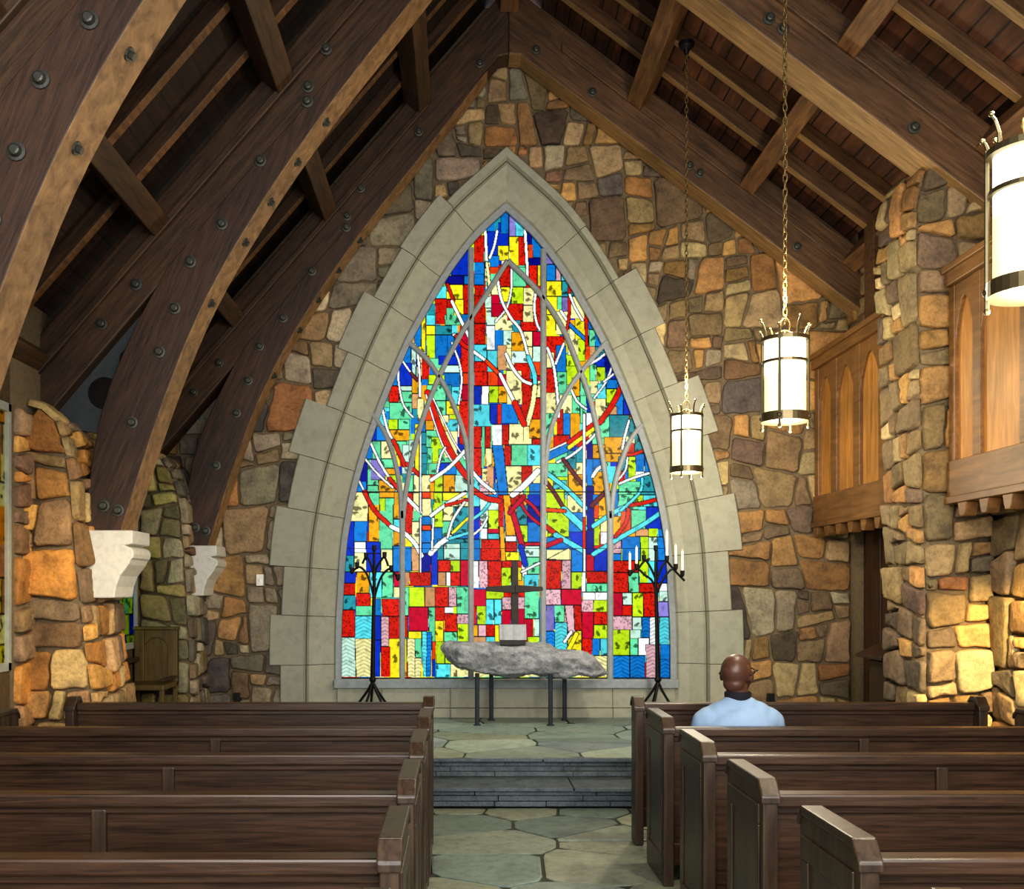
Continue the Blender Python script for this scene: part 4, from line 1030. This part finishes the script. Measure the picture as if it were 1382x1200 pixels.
# ------------------------------------------------------------------ lanterns
def make_lantern(zb, ztop, y, x, label):
    t = thing('pendant_lantern', label, 'pendant lamp', (x, y, zb), 'hanging lanterns in a row on the right')
    OFF[t.name] = Vector((0, 0, 0))
    R, H = .128, .50
    mb = MB(); mb.lathe([(.02, .02), (R * .93, .025), (R * .93, H), (.03, H + .005)], (0, 0, 0), 32); mb.build('glass_cylinder', M_lamp, t, smooth=False)
    mb = MB()
    for z0, z1, e in ((.012, .065, .012), (H - .14, H - .125, .006), (H - .01, H + .012, .014)):
        mb = MB(); mb.lathe([(R - .01, z0), (R + e, z0), (R + e, z1), (R - .01, z1)], (0, 0, 0), 32); mb.build('band', M_bronze, t)
    mb = MB()
    for k in range(4):
        an = PI / 4 + k * PI / 2 + .25; cx_, cy_ = math.cos(an) * (R + .008), math.sin(an) * (R + .008)
        mb.tube([(cx_, cy_, -.02), (cx_, cy_, H + .03)], .008, 6); mb.ball((cx_, cy_, .04), .016, 8, 6); mb.ball((cx_, cy_, -.025), .012, 8, 6)
    mb.build('strap', M_bronze, t)
    mb = MB()
    for k in range(8):
        an = k * PI / 4 + .25; c, s = math.cos(an), math.sin(an); q = 1 if k % 2 == 0 else .62
        mb.tube([(c * R, s * R, H), (c * (R + .004), s * (R + .004), H + .05 * q), (c * (R + .02 * q), s * (R + .02 * q), H + .09 * q), (c * (R + .035 * q), s * (R + .035 * q), H + .105 * q)], [.009, .007, .006, .005], 6)
        mb.ball((c * (R + .035 * q), s * (R + .035 * q), H + .108 * q), .010, 8, 6)
    mb.build('crown', M_bronze, t)
    mb = MB()
    mb.tube([(0, 0, H), (0, 0, H + .06)], .012, 8)
    for k in range(4):
        an = k * PI / 2 + .25; mb.tube([(math.cos(an) * R, math.sin(an) * R, H), (0, 0, H + .06)], .006, 6)
    L = ztop - zb - H - .06; n = int(L / .042); z = H + .06
    for k in range(n):
        zc = z + .042 * (k + .5) * L / (n * .042); a = k % 2 * PI / 2 + k * .05
        rx, rz = (.030, .05) if k == 0 else (.012, .029)
        pts = [(math.cos(u) * rx * math.cos(a), math.cos(u) * rx * math.sin(a), zc + math.sin(u) * rz) for u in [2 * PI * i / 10 for i in range(11)]]
        mb.tube(pts, .0042 if k else .006, 5, False)
    mb.build('chain', M_brass, t, smooth=True)
    mb = MB(); mb.lathe([(.015, -.10), (.03, -.06), (.065, -.03), (.07, 0)], (0, 0, L + H + .06), 16); mb.build('ceiling_canopy', M_iron, t)
    return t
LX = 1.94
ztop = zl(LX) + .12
l1 = make_lantern(2.585, ztop, 8.75, LX, 'farthest lit cylinder lantern, smallest in view, hanging before the gable wall')
for y, lb in ((6.1, 'middle lit cylinder lantern with crown top, hanging before the far gallery front'), (3.47, 'nearest lit cylinder lantern, cut off by the right edge of view')):
    dup(l1, (LX, y, 2.585), lb)

# ------------------------------------------------------------------ altar, cross, book
YA = 9.75; k_ = F / YA
alt = thing('altar_table', 'altar made of a grey weathered log slab on four thin iron legs', 'altar', (.6, 9.95, PLAT))
top = [(594, 874), (600, 868), (630, 869), (660, 869), (700, 868), (735, 870), (748, 873), (757, 880), (775, 880), (792, 882), (805, 889), (815, 899), (824, 910)]
bot = [(594, 878), (603, 892), (616, 901), (632, 905), (650, 911), (675, 914), (695, 916), (720, 912), (745, 915), (765, 918), (785, 913), (805, 916), (824, 912)]
def interp(P, x):
    for (a, b), (c, d) in zip(P, P[1:]):
        if a <= x <= c: return b + (d - b) * (x - a) / (c - a)
    return P[-1][1]
mb = MB(); nx_, nr_ = 150, 60
for i in range(nx_ + 1):
    px = 594 + 230 * i / nx_; zt_, zb_ = Z_(interp(top, px), YA), Z_(interp(bot, px), YA); X = (px - CX) / k_
    zc, h = (zt_ + zb_) / 2, max(.012, (zt_ - zb_) / 2); e = min(1, .35 + 3 * min(i, nx_ - i) / nx_ * 2)
    dpt = .30 * (1 - .25 * (i / nx_)) * min(1, e)
    for q in range(nr_):
        an = 2 * PI * q / nr_; cy_, cz_ = math.cos(an), math.sin(an)
        sp = lambda v: math.copysign(abs(v) ** .7, v)
        p = Vector((X, 9.98 + sp(cy_) * dpt, zc + sp(cz_) * h))
        nz = noise.noise(Vector((p.x * 3, p.y * 9, p.z * 9))) * .05 - abs(noise.noise(Vector((p.x * 5 + 3, p.y * 14, p.z * 22)))) * .06 - abs(noise.noise(Vector((p.x * 13, p.y * 30, p.z * 48 + 5)))) * .028 + .02
        w = min(1, min(i, nx_ - i) / 8)
        p += Vector((0, cy_, cz_ * .5)) * nz * w
        mb.v.append(tuple(p))
for i in range(nx_):
    for q in range(nr_):
        w = (q + 1) % nr_; mb.face((i * nr_ + q, i * nr_ + w, (i + 1) * nr_ + w, (i + 1) * nr_ + q))
mb.face(range(nr_)); mb.face([nx_ * nr_ + q for q in range(nr_)][::-1])
mb.build('log_slab', M_log, alt, smooth=True)
for px, Y in ((644, 9.8), (743, 9.8), (663, 10.18), (762, 10.18)):
    X = X_(px, Y); mb = MB(); mb.tube([(X, Y, PLAT), (X, Y, .80)], .022, 10); mb.lathe([(.035, 0), (.035, .01), (.02, .012)], (X, Y, PLAT), 12); mb.build('leg', M_leg, alt)
YC = 10.0; kc = F / YC; xc = X_(695, YC); zlog = 1.085
mb = MB()
mb.hexa([(xc - .04, YC - .03, zlog), (xc + .035, YC - .03, zlog), (xc + .035, YC + .03, zlog), (xc - .04, YC + .03, zlog), (xc - .034, YC - .025, Z_(757, YC)), (xc + .03, YC - .025, Z_(758, YC)), (xc + .03, YC + .025, Z_(758, YC)), (xc - .034, YC + .025, Z_(757, YC))])
za = Z_(795, YC)
mb.hexa([(X_(655, YC), YC - .032, za - .022), (X_(655, YC), YC + .02, za - .022), (X_(656, YC), YC + .02, za + .02), (X_(656, YC), YC - .032, za + .022), (xc, YC - .038, za - .042), (xc, YC + .02, za - .042), (xc, YC + .02, za + .04), (xc, YC - .038, za + .04)])
mb.hexa([(xc, YC - .038, za - .042), (xc, YC + .02, za - .042), (xc, YC + .02, za + .04), (xc, YC - .038, za + .04), (X_(733, YC), YC - .032, za - .016), (X_(733, YC), YC + .02, za - .016), (X_(732, YC), YC + .02, za + .02), (X_(732, YC), YC - .032, za + .022)])
o = mb.build('altar_cross', M_cross, loc='base', bevel=.006)
tag(o, 'dark rough-hewn wooden cross standing on the altar slab behind the open book', 'cross')
bk = thing('open_book', 'open book with blank grey pages on a dark stand on the altar', 'book', (X_(692, 9.85), 9.85, zlog))
xb0, xb1, ym = X_(674, 9.8), X_(710.5, 9.8), X_(692, 9.8)
zb0, zb1 = zlog + .035, Z_(843, 9.85)
for a, b in ((xb0, ym), (ym, xb1)):
    mb = MB(); n = 6; P = []
    for q in range(n + 1):
        u = q / n; x = a + (b - a) * u; v = u if b == xb1 else 1 - u
        P.append((x, .018 * math.sin(min(1, v * 1.25) * PI) ** .7 if 0 < v < 1 else .004))
    base = len(mb.v)
    for zz_, yy_ in ((zb0, 9.78), (zb1, 9.87)):
        for x, d in P: mb.v.append((x, yy_ - d, zz_))
    for zz_, yy_ in ((zb0, 9.80), (zb1, 9.89)):
        for x, d in P: mb.v.append((x, yy_, zz_))
    m = n + 1
    for q in range(n):
        mb.face((base + q, base + q + 1, base + m + q + 1, base + m + q)); mb.face((base + 2 * m + q, base + 3 * m + q, base + 3 * m + q + 1, base + 2 * m + q + 1))
        mb.face((base + q, base + 2 * m + q, base + 2 * m + q + 1, base + q + 1)); mb.face((base + m + q, base + m + q + 1, base + 3 * m + q + 1, base + 3 * m + q))
    for q in (0, n): mb.face((base + q, base + m + q, base + 3 * m + q, base + 2 * m + q))
    mb.build('page_block', M_paper, bk)
mb = MB(); mb.box(xb0 + .01, xb1 - .01, 9.76, 9.92, zlog - .01, zlog + .032); mb.hexa([(xb0 - .004, 9.803, zb0 - .006), (xb1 + .004, 9.803, zb0 - .006), (xb1 + .004, 9.83, zb0 - .006), (xb0 - .004, 9.83, zb0 - .006), (xb0 - .004, 9.895, zb1), (xb1 + .004, 9.895, zb1), (xb1 + .004, 9.92, zb1), (xb0 - .004, 9.92, zb1)])
mb.build('book_stand', M_dark, bk)

# ------------------------------------------------------------------ candelabra
YD = 9.95
def candelabrum(cx, label, pts_l, pts_r, ups, candles, base_x, side):
    Xc = X_(base_x, YD); t = thing('candelabrum', label, 'candle stand', (Xc, YD, PLAT), 'iron candle stands flanking the altar')
    P = lambda x, y, dy=0: (X_(x, YD), YD + dy, Z_(y, YD))
    mb = MB(); mb.tube([P(base_x, 917), P(base_x + (cx - base_x) * .4, 850), P(cx, 790), P(cx, 742)], [.026, .020, .017, .012], 10)
    mb.ball(P(base_x, 917), .034, 12, 8); mb.build('pole', M_iron, t)
    for k in range(5):
        an = 2 * PI * k / 5 + .5; c, s = math.cos(an), math.sin(an)
        z0 = Z_(920, YD); mb = MB()
        mb.tube([(Xc, YD, z0), (Xc + c * .05, YD + s * .05, z0 - .09), (Xc + c * .16, YD + s * .14, z0 - .24), (Xc + c * .24, YD + s * .2, PLAT + .012)], [.014, .013, .012, .012], 8); mb.build('leg', M_iron, t)
    for arm in pts_l:
        mb = MB(); mb.tube([P(*q) for q in smooth_path(arm, 6)], .011, 8); mb.build('arm', M_iron, t)
    for x, y in ups:
        mb = MB(); mb.lathe([(.006, -.03), (.020, -.012), (.022, .035), (.014, .036)], P(x, y), 10); mb.build('candle_cup', M_iron, t)
    for n_, (x, y, h) in enumerate(candles):
        b = P(x, y); mb = MB(); mb.lathe([(.0125, 0), (.0115, h * .97), (.003, h)], (b[0], b[1], b[2] + .03), 10)
        mb.tube([(b[0], b[1], b[2] + .03 + h - .004), (b[0], b[1], b[2] + .045 + h)], .002, 5)
        tag(mb.build('taper_candle', M_wax, loc='base'), CL[n_], 'candle', 'white tapers on the right candle stand')
    return t
CL = ['leftmost white taper candle on the right iron candle stand', 'second white taper from the left on the right candle stand', 'tallest white taper on the right stand, just right of its pole', 'white taper second from the right end of the right candle stand', 'rightmost white taper candle, at the tip of the right candle stand']
candelabrum(505, 'black iron candle stand shaped like a tree, left of the altar', [
    [(505, 812), (502, 795), (495, 775), (487, 766), (481, 767), (474, 773)], [(505, 812), (508, 797), (515, 778), (525, 768), (531, 772), (538, 782)],
    [(505, 785), (503, 770), (499, 758), (494, 752), (489, 761)], [(505, 785), (508, 768), (514, 757), (519, 752), (524, 764)]], None,
    [(475, 771), (482, 764), (494, 751), (505, 741), (519, 750), (528, 768), (537, 780)], [], 503, -1)
candelabrum(885, 'black iron candle stand with white tapers, right of the altar', [
    [(886, 800), (880, 784), (870, 776), (860, 768), (850, 776)], [(862, 767), (869, 758), (877, 754)], [(887, 800), (894, 784), (902, 772), (908, 768)], [(899, 756), (908, 767), (916, 776), (924, 784)],
    [(886, 785), (880, 770), (873, 758), (869, 754)], [(886, 785), (892, 768), (899, 757)]], None,
    [(850, 774), (859, 766), (869, 754), (885, 741), (900, 755), (912, 766), (921, 775)], [(850, 774, .17), (859, 766, .17), (900, 755, .25), (912, 766, .19), (921, 775, .20)], 888, 1)

# ------------------------------------------------------------------ carved chair, lectern, wall fittings
ch = thing('chancel_chair', 'green-brown wooden chair with an arched back panel beside the left corner pier', 'chair', (-2.84, 9.45, PLAT))
xl, xr_ = X_(181, 9.55), X_(239, 9.55); zt_ = Z_(848, 9.55)
mb = MB(); mb.box(xl, xr_, 9.58, 9.61, .72, zt_ - .02); mb.build('back_board', M_chair, ch)
mb = MB()
for a, b in ((xl, xl + .09), (xr_ - .09, xr_)): mb.box(a, b, 9.55, 9.60, .68, zt_)
m = (xl + xr_) / 2; a, b = xl + .09, xr_ - .09
mb.prism_y([(a, zt_), (a, zt_ - .16), (a + .04, zt_ - .115), (m - .03, zt_ - .09), (m + .03, zt_ - .09), (b - .04, zt_ - .115), (b, zt_ - .16), (b, zt_)], 9.56, 9.60)
mb.box(xl - .01, xr_ + .01, 9.53, 9.62, zt_ - .015, zt_ + .015)
mb.build('arched_frame', M_chair, ch, bevel=.006)
mb = MB(); mb.box(xl, xr_, 9.12, 9.6, .70, .75); mb.build('seat', M_chair, ch, bevel=.01)
for x in (xl + .005, xr_ - .045):
    for y in (9.13, 9.56):
        mb = MB(); mb.box(x, x + .04, y, y + .04, PLAT, .70); mb.build('leg', M_chair, ch, bevel=.005)
mb = MB(); mb.box(xl, xl + .05, 9.12, 9.58, .93, .975); mb.box(xl + .005, xl + .045, 9.14, 9.18, .75, .93); mb.build('armrest', M_door, ch, bevel=.008)
mb = MB(); mb.box(xr_ - .05, xr_, 9.12, 9.58, .78, .80); mb.build('side_rail', M_door, ch, bevel=.006)

lc = thing('lectern', 'dark wooden lectern with a slanted top half hidden behind the right pier', 'lectern', (3.68, 9.0, PLAT))
mb = MB(); mb.box(3.64, 3.90, 8.75, 9.10, PLAT, .98); mb.box(3.61, 3.91, 8.7, 9.14, PLAT, PLAT + .07); mb.build('pedestal', M_door, lc, bevel=.008)
mb = MB(); mb.prism_y([(3.55, 1.0), (3.92, 1.16), (3.92, 1.19), (3.55, 1.03)], 8.62, 9.18); mb.prism_y([(3.66, .97), (3.9, .97), (3.9, 1.14), (3.66, 1.04)], 8.76, 9.09); mb.build('slanted_top', M_door, lc, bevel=.005)
def plate(name, label, cat, px, py, w, h, m):
    mb = MB(); x, z = X_(px, 10.31), Z_(py, 10.31); mb.box(x - w / 2, x + w / 2, 10.285, 10.40, z - h / 2, z + h / 2)
    mb.box(x - .008, x + .008, 10.278, 10.29, z - .016, z + .016)
    tag(mb.build(name, m, loc='base', bevel=.004), label, cat)
plate('switch_plate', 'small white switch plate on the stone wall left of the window surround', 'switch', 351, 783, .07, .115, M_plate)
plate('wall_outlet', 'small black outlet low on the stone wall left of the window', 'outlet', 320, 941, .07, .09, M_black)
plate('wall_outlet', 'small black outlet low on the stone wall right of the seated man', 'outlet', 1040, 942, .07, .09, M_black)

# ------------------------------------------------------------------ seated man
HX, HY = 1.595, 5.86
man = thing('person', 'bald man in a pale blue shirt and glasses seated in the right-hand pew', 'person', (HX, HY, 0))
def remesh(o, vox, it=6):
    r = o.modifiers.new('remesh', 'REMESH'); r.mode = 'VOXEL'; r.voxel_size = vox; r.use_smooth_shade = True
    s = o.modifiers.new('smooth', 'SMOOTH'); s.iterations = it; s.factor = .5
def at_(x, y, z): return (HX + x, HY + y, z)
yaw = math.radians(-34); Rz = Matrix.Rotation(yaw, 3, 'Z')
hc = Vector((.0, .03, 1.118))
def hp(x, y, z):
    p = Rz @ Vector((x, y, z)); return (HX + hc.x + p.x, HY + hc.y + p.y, hc.z + p.z)
mb = MB()
mb.ball(hp(0, -.01, .015), (.086, .104, .098), 20, 14, Rz); mb.ball(hp(0, .035, -.045), (.066, .078, .075), 18, 12, Rz)
mb.ball(hp(0, .075, -.088), (.036, .034, .03), 12, 8, Rz); mb.ball(hp(0, -.055, -.055), (.062, .045, .05), 14, 10, Rz)
mb.capsule(hp(0, .108, .0), hp(0, .122, -.032), .009, .015, 8)
mb.ball(hp(0, .10, -.062), (.026, .014, .010), 10, 6, Rz)
for s in (-1, 1):
    mb.ball(hp(s * .088, -.002, -.018), (.012, .022, .034), 10, 8, Rz); mb.ball(hp(s * .034, .088, .026), (.028, .014, .012), 8, 6, Rz); mb.ball(hp(s * .045, .07, -.035), (.026, .026, .024), 8, 6, Rz)
mb.capsule(at_(0, .02, 1.06), at_(0, .0, .93), .058, .066, 16)
mb.ball(at_(0, .01, .72), (.17, .11, .24), 18, 12); mb.ball(at_(0, .02, .55), (.165, .12, .1), 16, 10)
mb.capsule(at_(-.17, 0, .86), at_(.17, 0, .86), .06, .06)
for s in (-1, 1):
    mb.capsule(at_(s * .2, 0, .85), at_(s * .235, .06, .60), .05, .042); mb.capsule(at_(s * .235, .06, .60), at_(s * .14, .27, .61), .04, .028)
    mb.capsule(at_(s * .14, .27, .61), at_(s * .115, .33, .605), .032, .036)
    for f, (dx, L) in enumerate(((-.027, .062), (-.009, .072), (.009, .068), (.026, .052))):
        a = Vector(at_(s * (.115 - dx * 1), .345, .61)); b = a + Vector((-s * .006, L * .55, .0)); c = b + Vector((0, L * .35, -.022))
        mb.capsule(a, b, .0095, .009, 8); mb.capsule(b, c, .009, .0075, 8)
    a = Vector(at_(s * .088, .30, .605)); mb.capsule(a, a + Vector((-s * .03, .03, .0)), .012, .010, 8); mb.capsule(a + Vector((-s * .03, .03, 0)), a + Vector((-s * .038, .058, -.008)), .010, .008, 8)
    mb.capsule(at_(s * .09, .0, .53), at_(s * .12, .40, .52), .08, .058); mb.capsule(at_(s * .12, .40, .52), at_(s * .12, .36, .10), .055, .038)
    mb.capsule(at_(s * .12, .35, .055), at_(s * .13, .50, .045), .038, .034)
body = mb.build('body', M_skin, man, smooth=True); remesh(body, .0075, 5)
mb = MB()
mb.ball(at_(0, .0, .70), (.205, .135, .24), 20, 14); mb.ball(at_(0, .02, .56), (.19, .14, .12), 18, 10)
mb.capsule(at_(-.165, -.005, .855), at_(.165, -.005, .855), .080, .080, 18)
mb.capsule(at_(-.105, -.01, .885), at_(.105, -.01, .885), .082, .082, 18)
mb.capsule(at_(-.04, -.01, .915), at_(.04, -.01, .915), .082, .082, 18)
mb.ball(at_(0, -.06, .80), (.19, .09, .14), 18, 10)
for s in (-1, 1): mb.capsule(at_(s * .195, 0, .845), at_(s * .238, .045, .65), .070, .060, 14)
sh = mb.build('shirt', M_shirt, man, smooth=True); remesh(sh, .0095, 8)
mb = MB()
prof = [(.066, -.03), (.074, -.01), (.076, .025), (.068, .034), (.062, .03)]
mb.lathe(prof, at_(0, .005, .985), 24); mb.build('collar', M_navy, man, smooth=True)
mb = MB(); mb.ball(at_(0, .03, .53), (.19, .14, .075), 18, 10)
for s in (-1, 1):
    mb.capsule(at_(s * .09, .0, .535), at_(s * .12, .41, .53), .088, .068, 14); mb.capsule(at_(s * .12, .41, .53), at_(s * .12, .36, .12), .066, .056, 14)
tr = mb.build('trousers', M_trouser, man, smooth=True); remesh(tr, .011, 6)
mb = MB()
for s in (-1, 1): mb.capsule(at_(s * .12, .33, .052), at_(s * .135, .54, .042), .050, .040, 12); mb.capsule(at_(s * .12, .345, .06), at_(s * .12, .35, .12), .05, .046, 12)
shoe = mb.build('shoes', M_black, man, smooth=True); remesh(shoe, .01, 4)
mb = MB()
for s in (-1, 1):
    mb.tube([hp(s * .092, -.03, -.004), hp(s * .094, -.0, .012), hp(s * .09, .10, .016), hp(s * .072, .122, .014)], .0042, 6)
    ring = [hp(s * .036 + math.cos(u) * .029, .128 - abs(math.cos(u)) * .003, .006 + math.sin(u) * .021) for u in [2 * PI * i / 16 for i in range(17)]]
    mb.tube(ring, .0036, 6, False)
mb.tube([hp(-.008, .13, .012), hp(.008, .13, .012)], .003, 6); mb.build('glasses', M_black, man)
mb = MB()
for s in (-1, 1): mb.ball(hp(s * .034, .094, .006), .0125, 10, 8)
mb.build('eyes', M_eye, man, smooth=True)

# ------------------------------------------------------------------ light
w = bpy.data.worlds.new('sky'); bpy.context.scene.world = w; w.use_nodes = True
nt = w.node_tree; nt.nodes.clear()
out = nt.nodes.new('ShaderNodeOutputWorld'); bg = nt.nodes.new('ShaderNodeBackground'); bg.inputs[0].default_value = (.97, 1, 1, 1); bg.inputs[1].default_value = 1.05
nt.links.new(bg.outputs[0], out.inputs[0])
def light(name, kind, loc, power, col, size=.2, target=None, spot=None, blend=.5):
    l = bpy.data.lights.new(name, kind); l.energy = power; l.color = col
    o = bpy.data.objects.new(name, l); C.objects.link(o); o.location = loc
    if kind == 'AREA': l.shape = 'RECTANGLE'; l.size, l.size_y = size
    else: l.shadow_soft_size = size
    if spot: l.spot_size = spot; l.spot_blend = blend
    if target is not None: o.rotation_euler = (Vector(target) - Vector(loc)).to_track_quat('-Z', 'Y').to_euler()
    return o
WARM = (1.0, .86, .60)
for y in (8.75, 6.1, 3.47):
    light('lantern_uplight', 'POINT', (LX, y, 3.35), 78, WARM, .10)
    light('lantern_downlight', 'POINT', (LX, y, 2.48), 56, (1, .9, .7), .09)
light('nave_fill', 'POINT', (LX, .9, 2.8), 80, (1, .92, .78), .3)  # added fill points, no lantern hangs at either position
light('nave_fill', 'POINT', (-.97, .9, 2.8), 50, (1, .95, .88), .3)
light('rear_fill', 'AREA', (.5, -1.4, 3.0), 480, (1, .98, .95), (5, 4), (.5, 10, 2.0))  # added soft fill from behind the camera
light('wall_spot', 'SPOT', (3.66, 6.2, 1.75), 300, (1, .70, .28), .04, (3.86, 7.5, .85), 1.15, .7)
light('pier_spot', 'SPOT', (-1.2, 5.3, 2.6), 150, (1, .80, .46), .06, (-2.85, 7.3, 1.4), .7, .8)
light('altar_fill', 'SPOT', (-.6, 7.9, 5.0), 170, (.96, 1, .96), .12, (.1, 9.8, .6), .9, .8)  # pair of unseen spots added to brighten altar and platform
light('altar_fill', 'SPOT', (1.6, 7.9, 5.2), 170, (1, .98, .90), .12, (.9, 9.8, .6), .9, .8)
# ------------------------------------------------------------------ camera
cam = bpy.data.cameras.new('camera'); co = bpy.data.objects.new('camera', cam); C.objects.link(co)
cam.sensor_fit = 'HORIZONTAL'; cam.sensor_width = 36; cam.lens = 36 * F / 1382
cam.shift_x = (691 - CX) / 1382; cam.shift_y = (CY - 600) / 1382
co.location = (0, 0, EYE); co.rotation_euler = (PI / 2, 0, 0); cam.clip_start = .05
bpy.context.scene.camera = co
sc = bpy.context.scene
sc.view_settings.view_transform = 'Standard'; sc.view_settings.look = 'Medium High Contrast'; sc.view_settings.exposure = 0
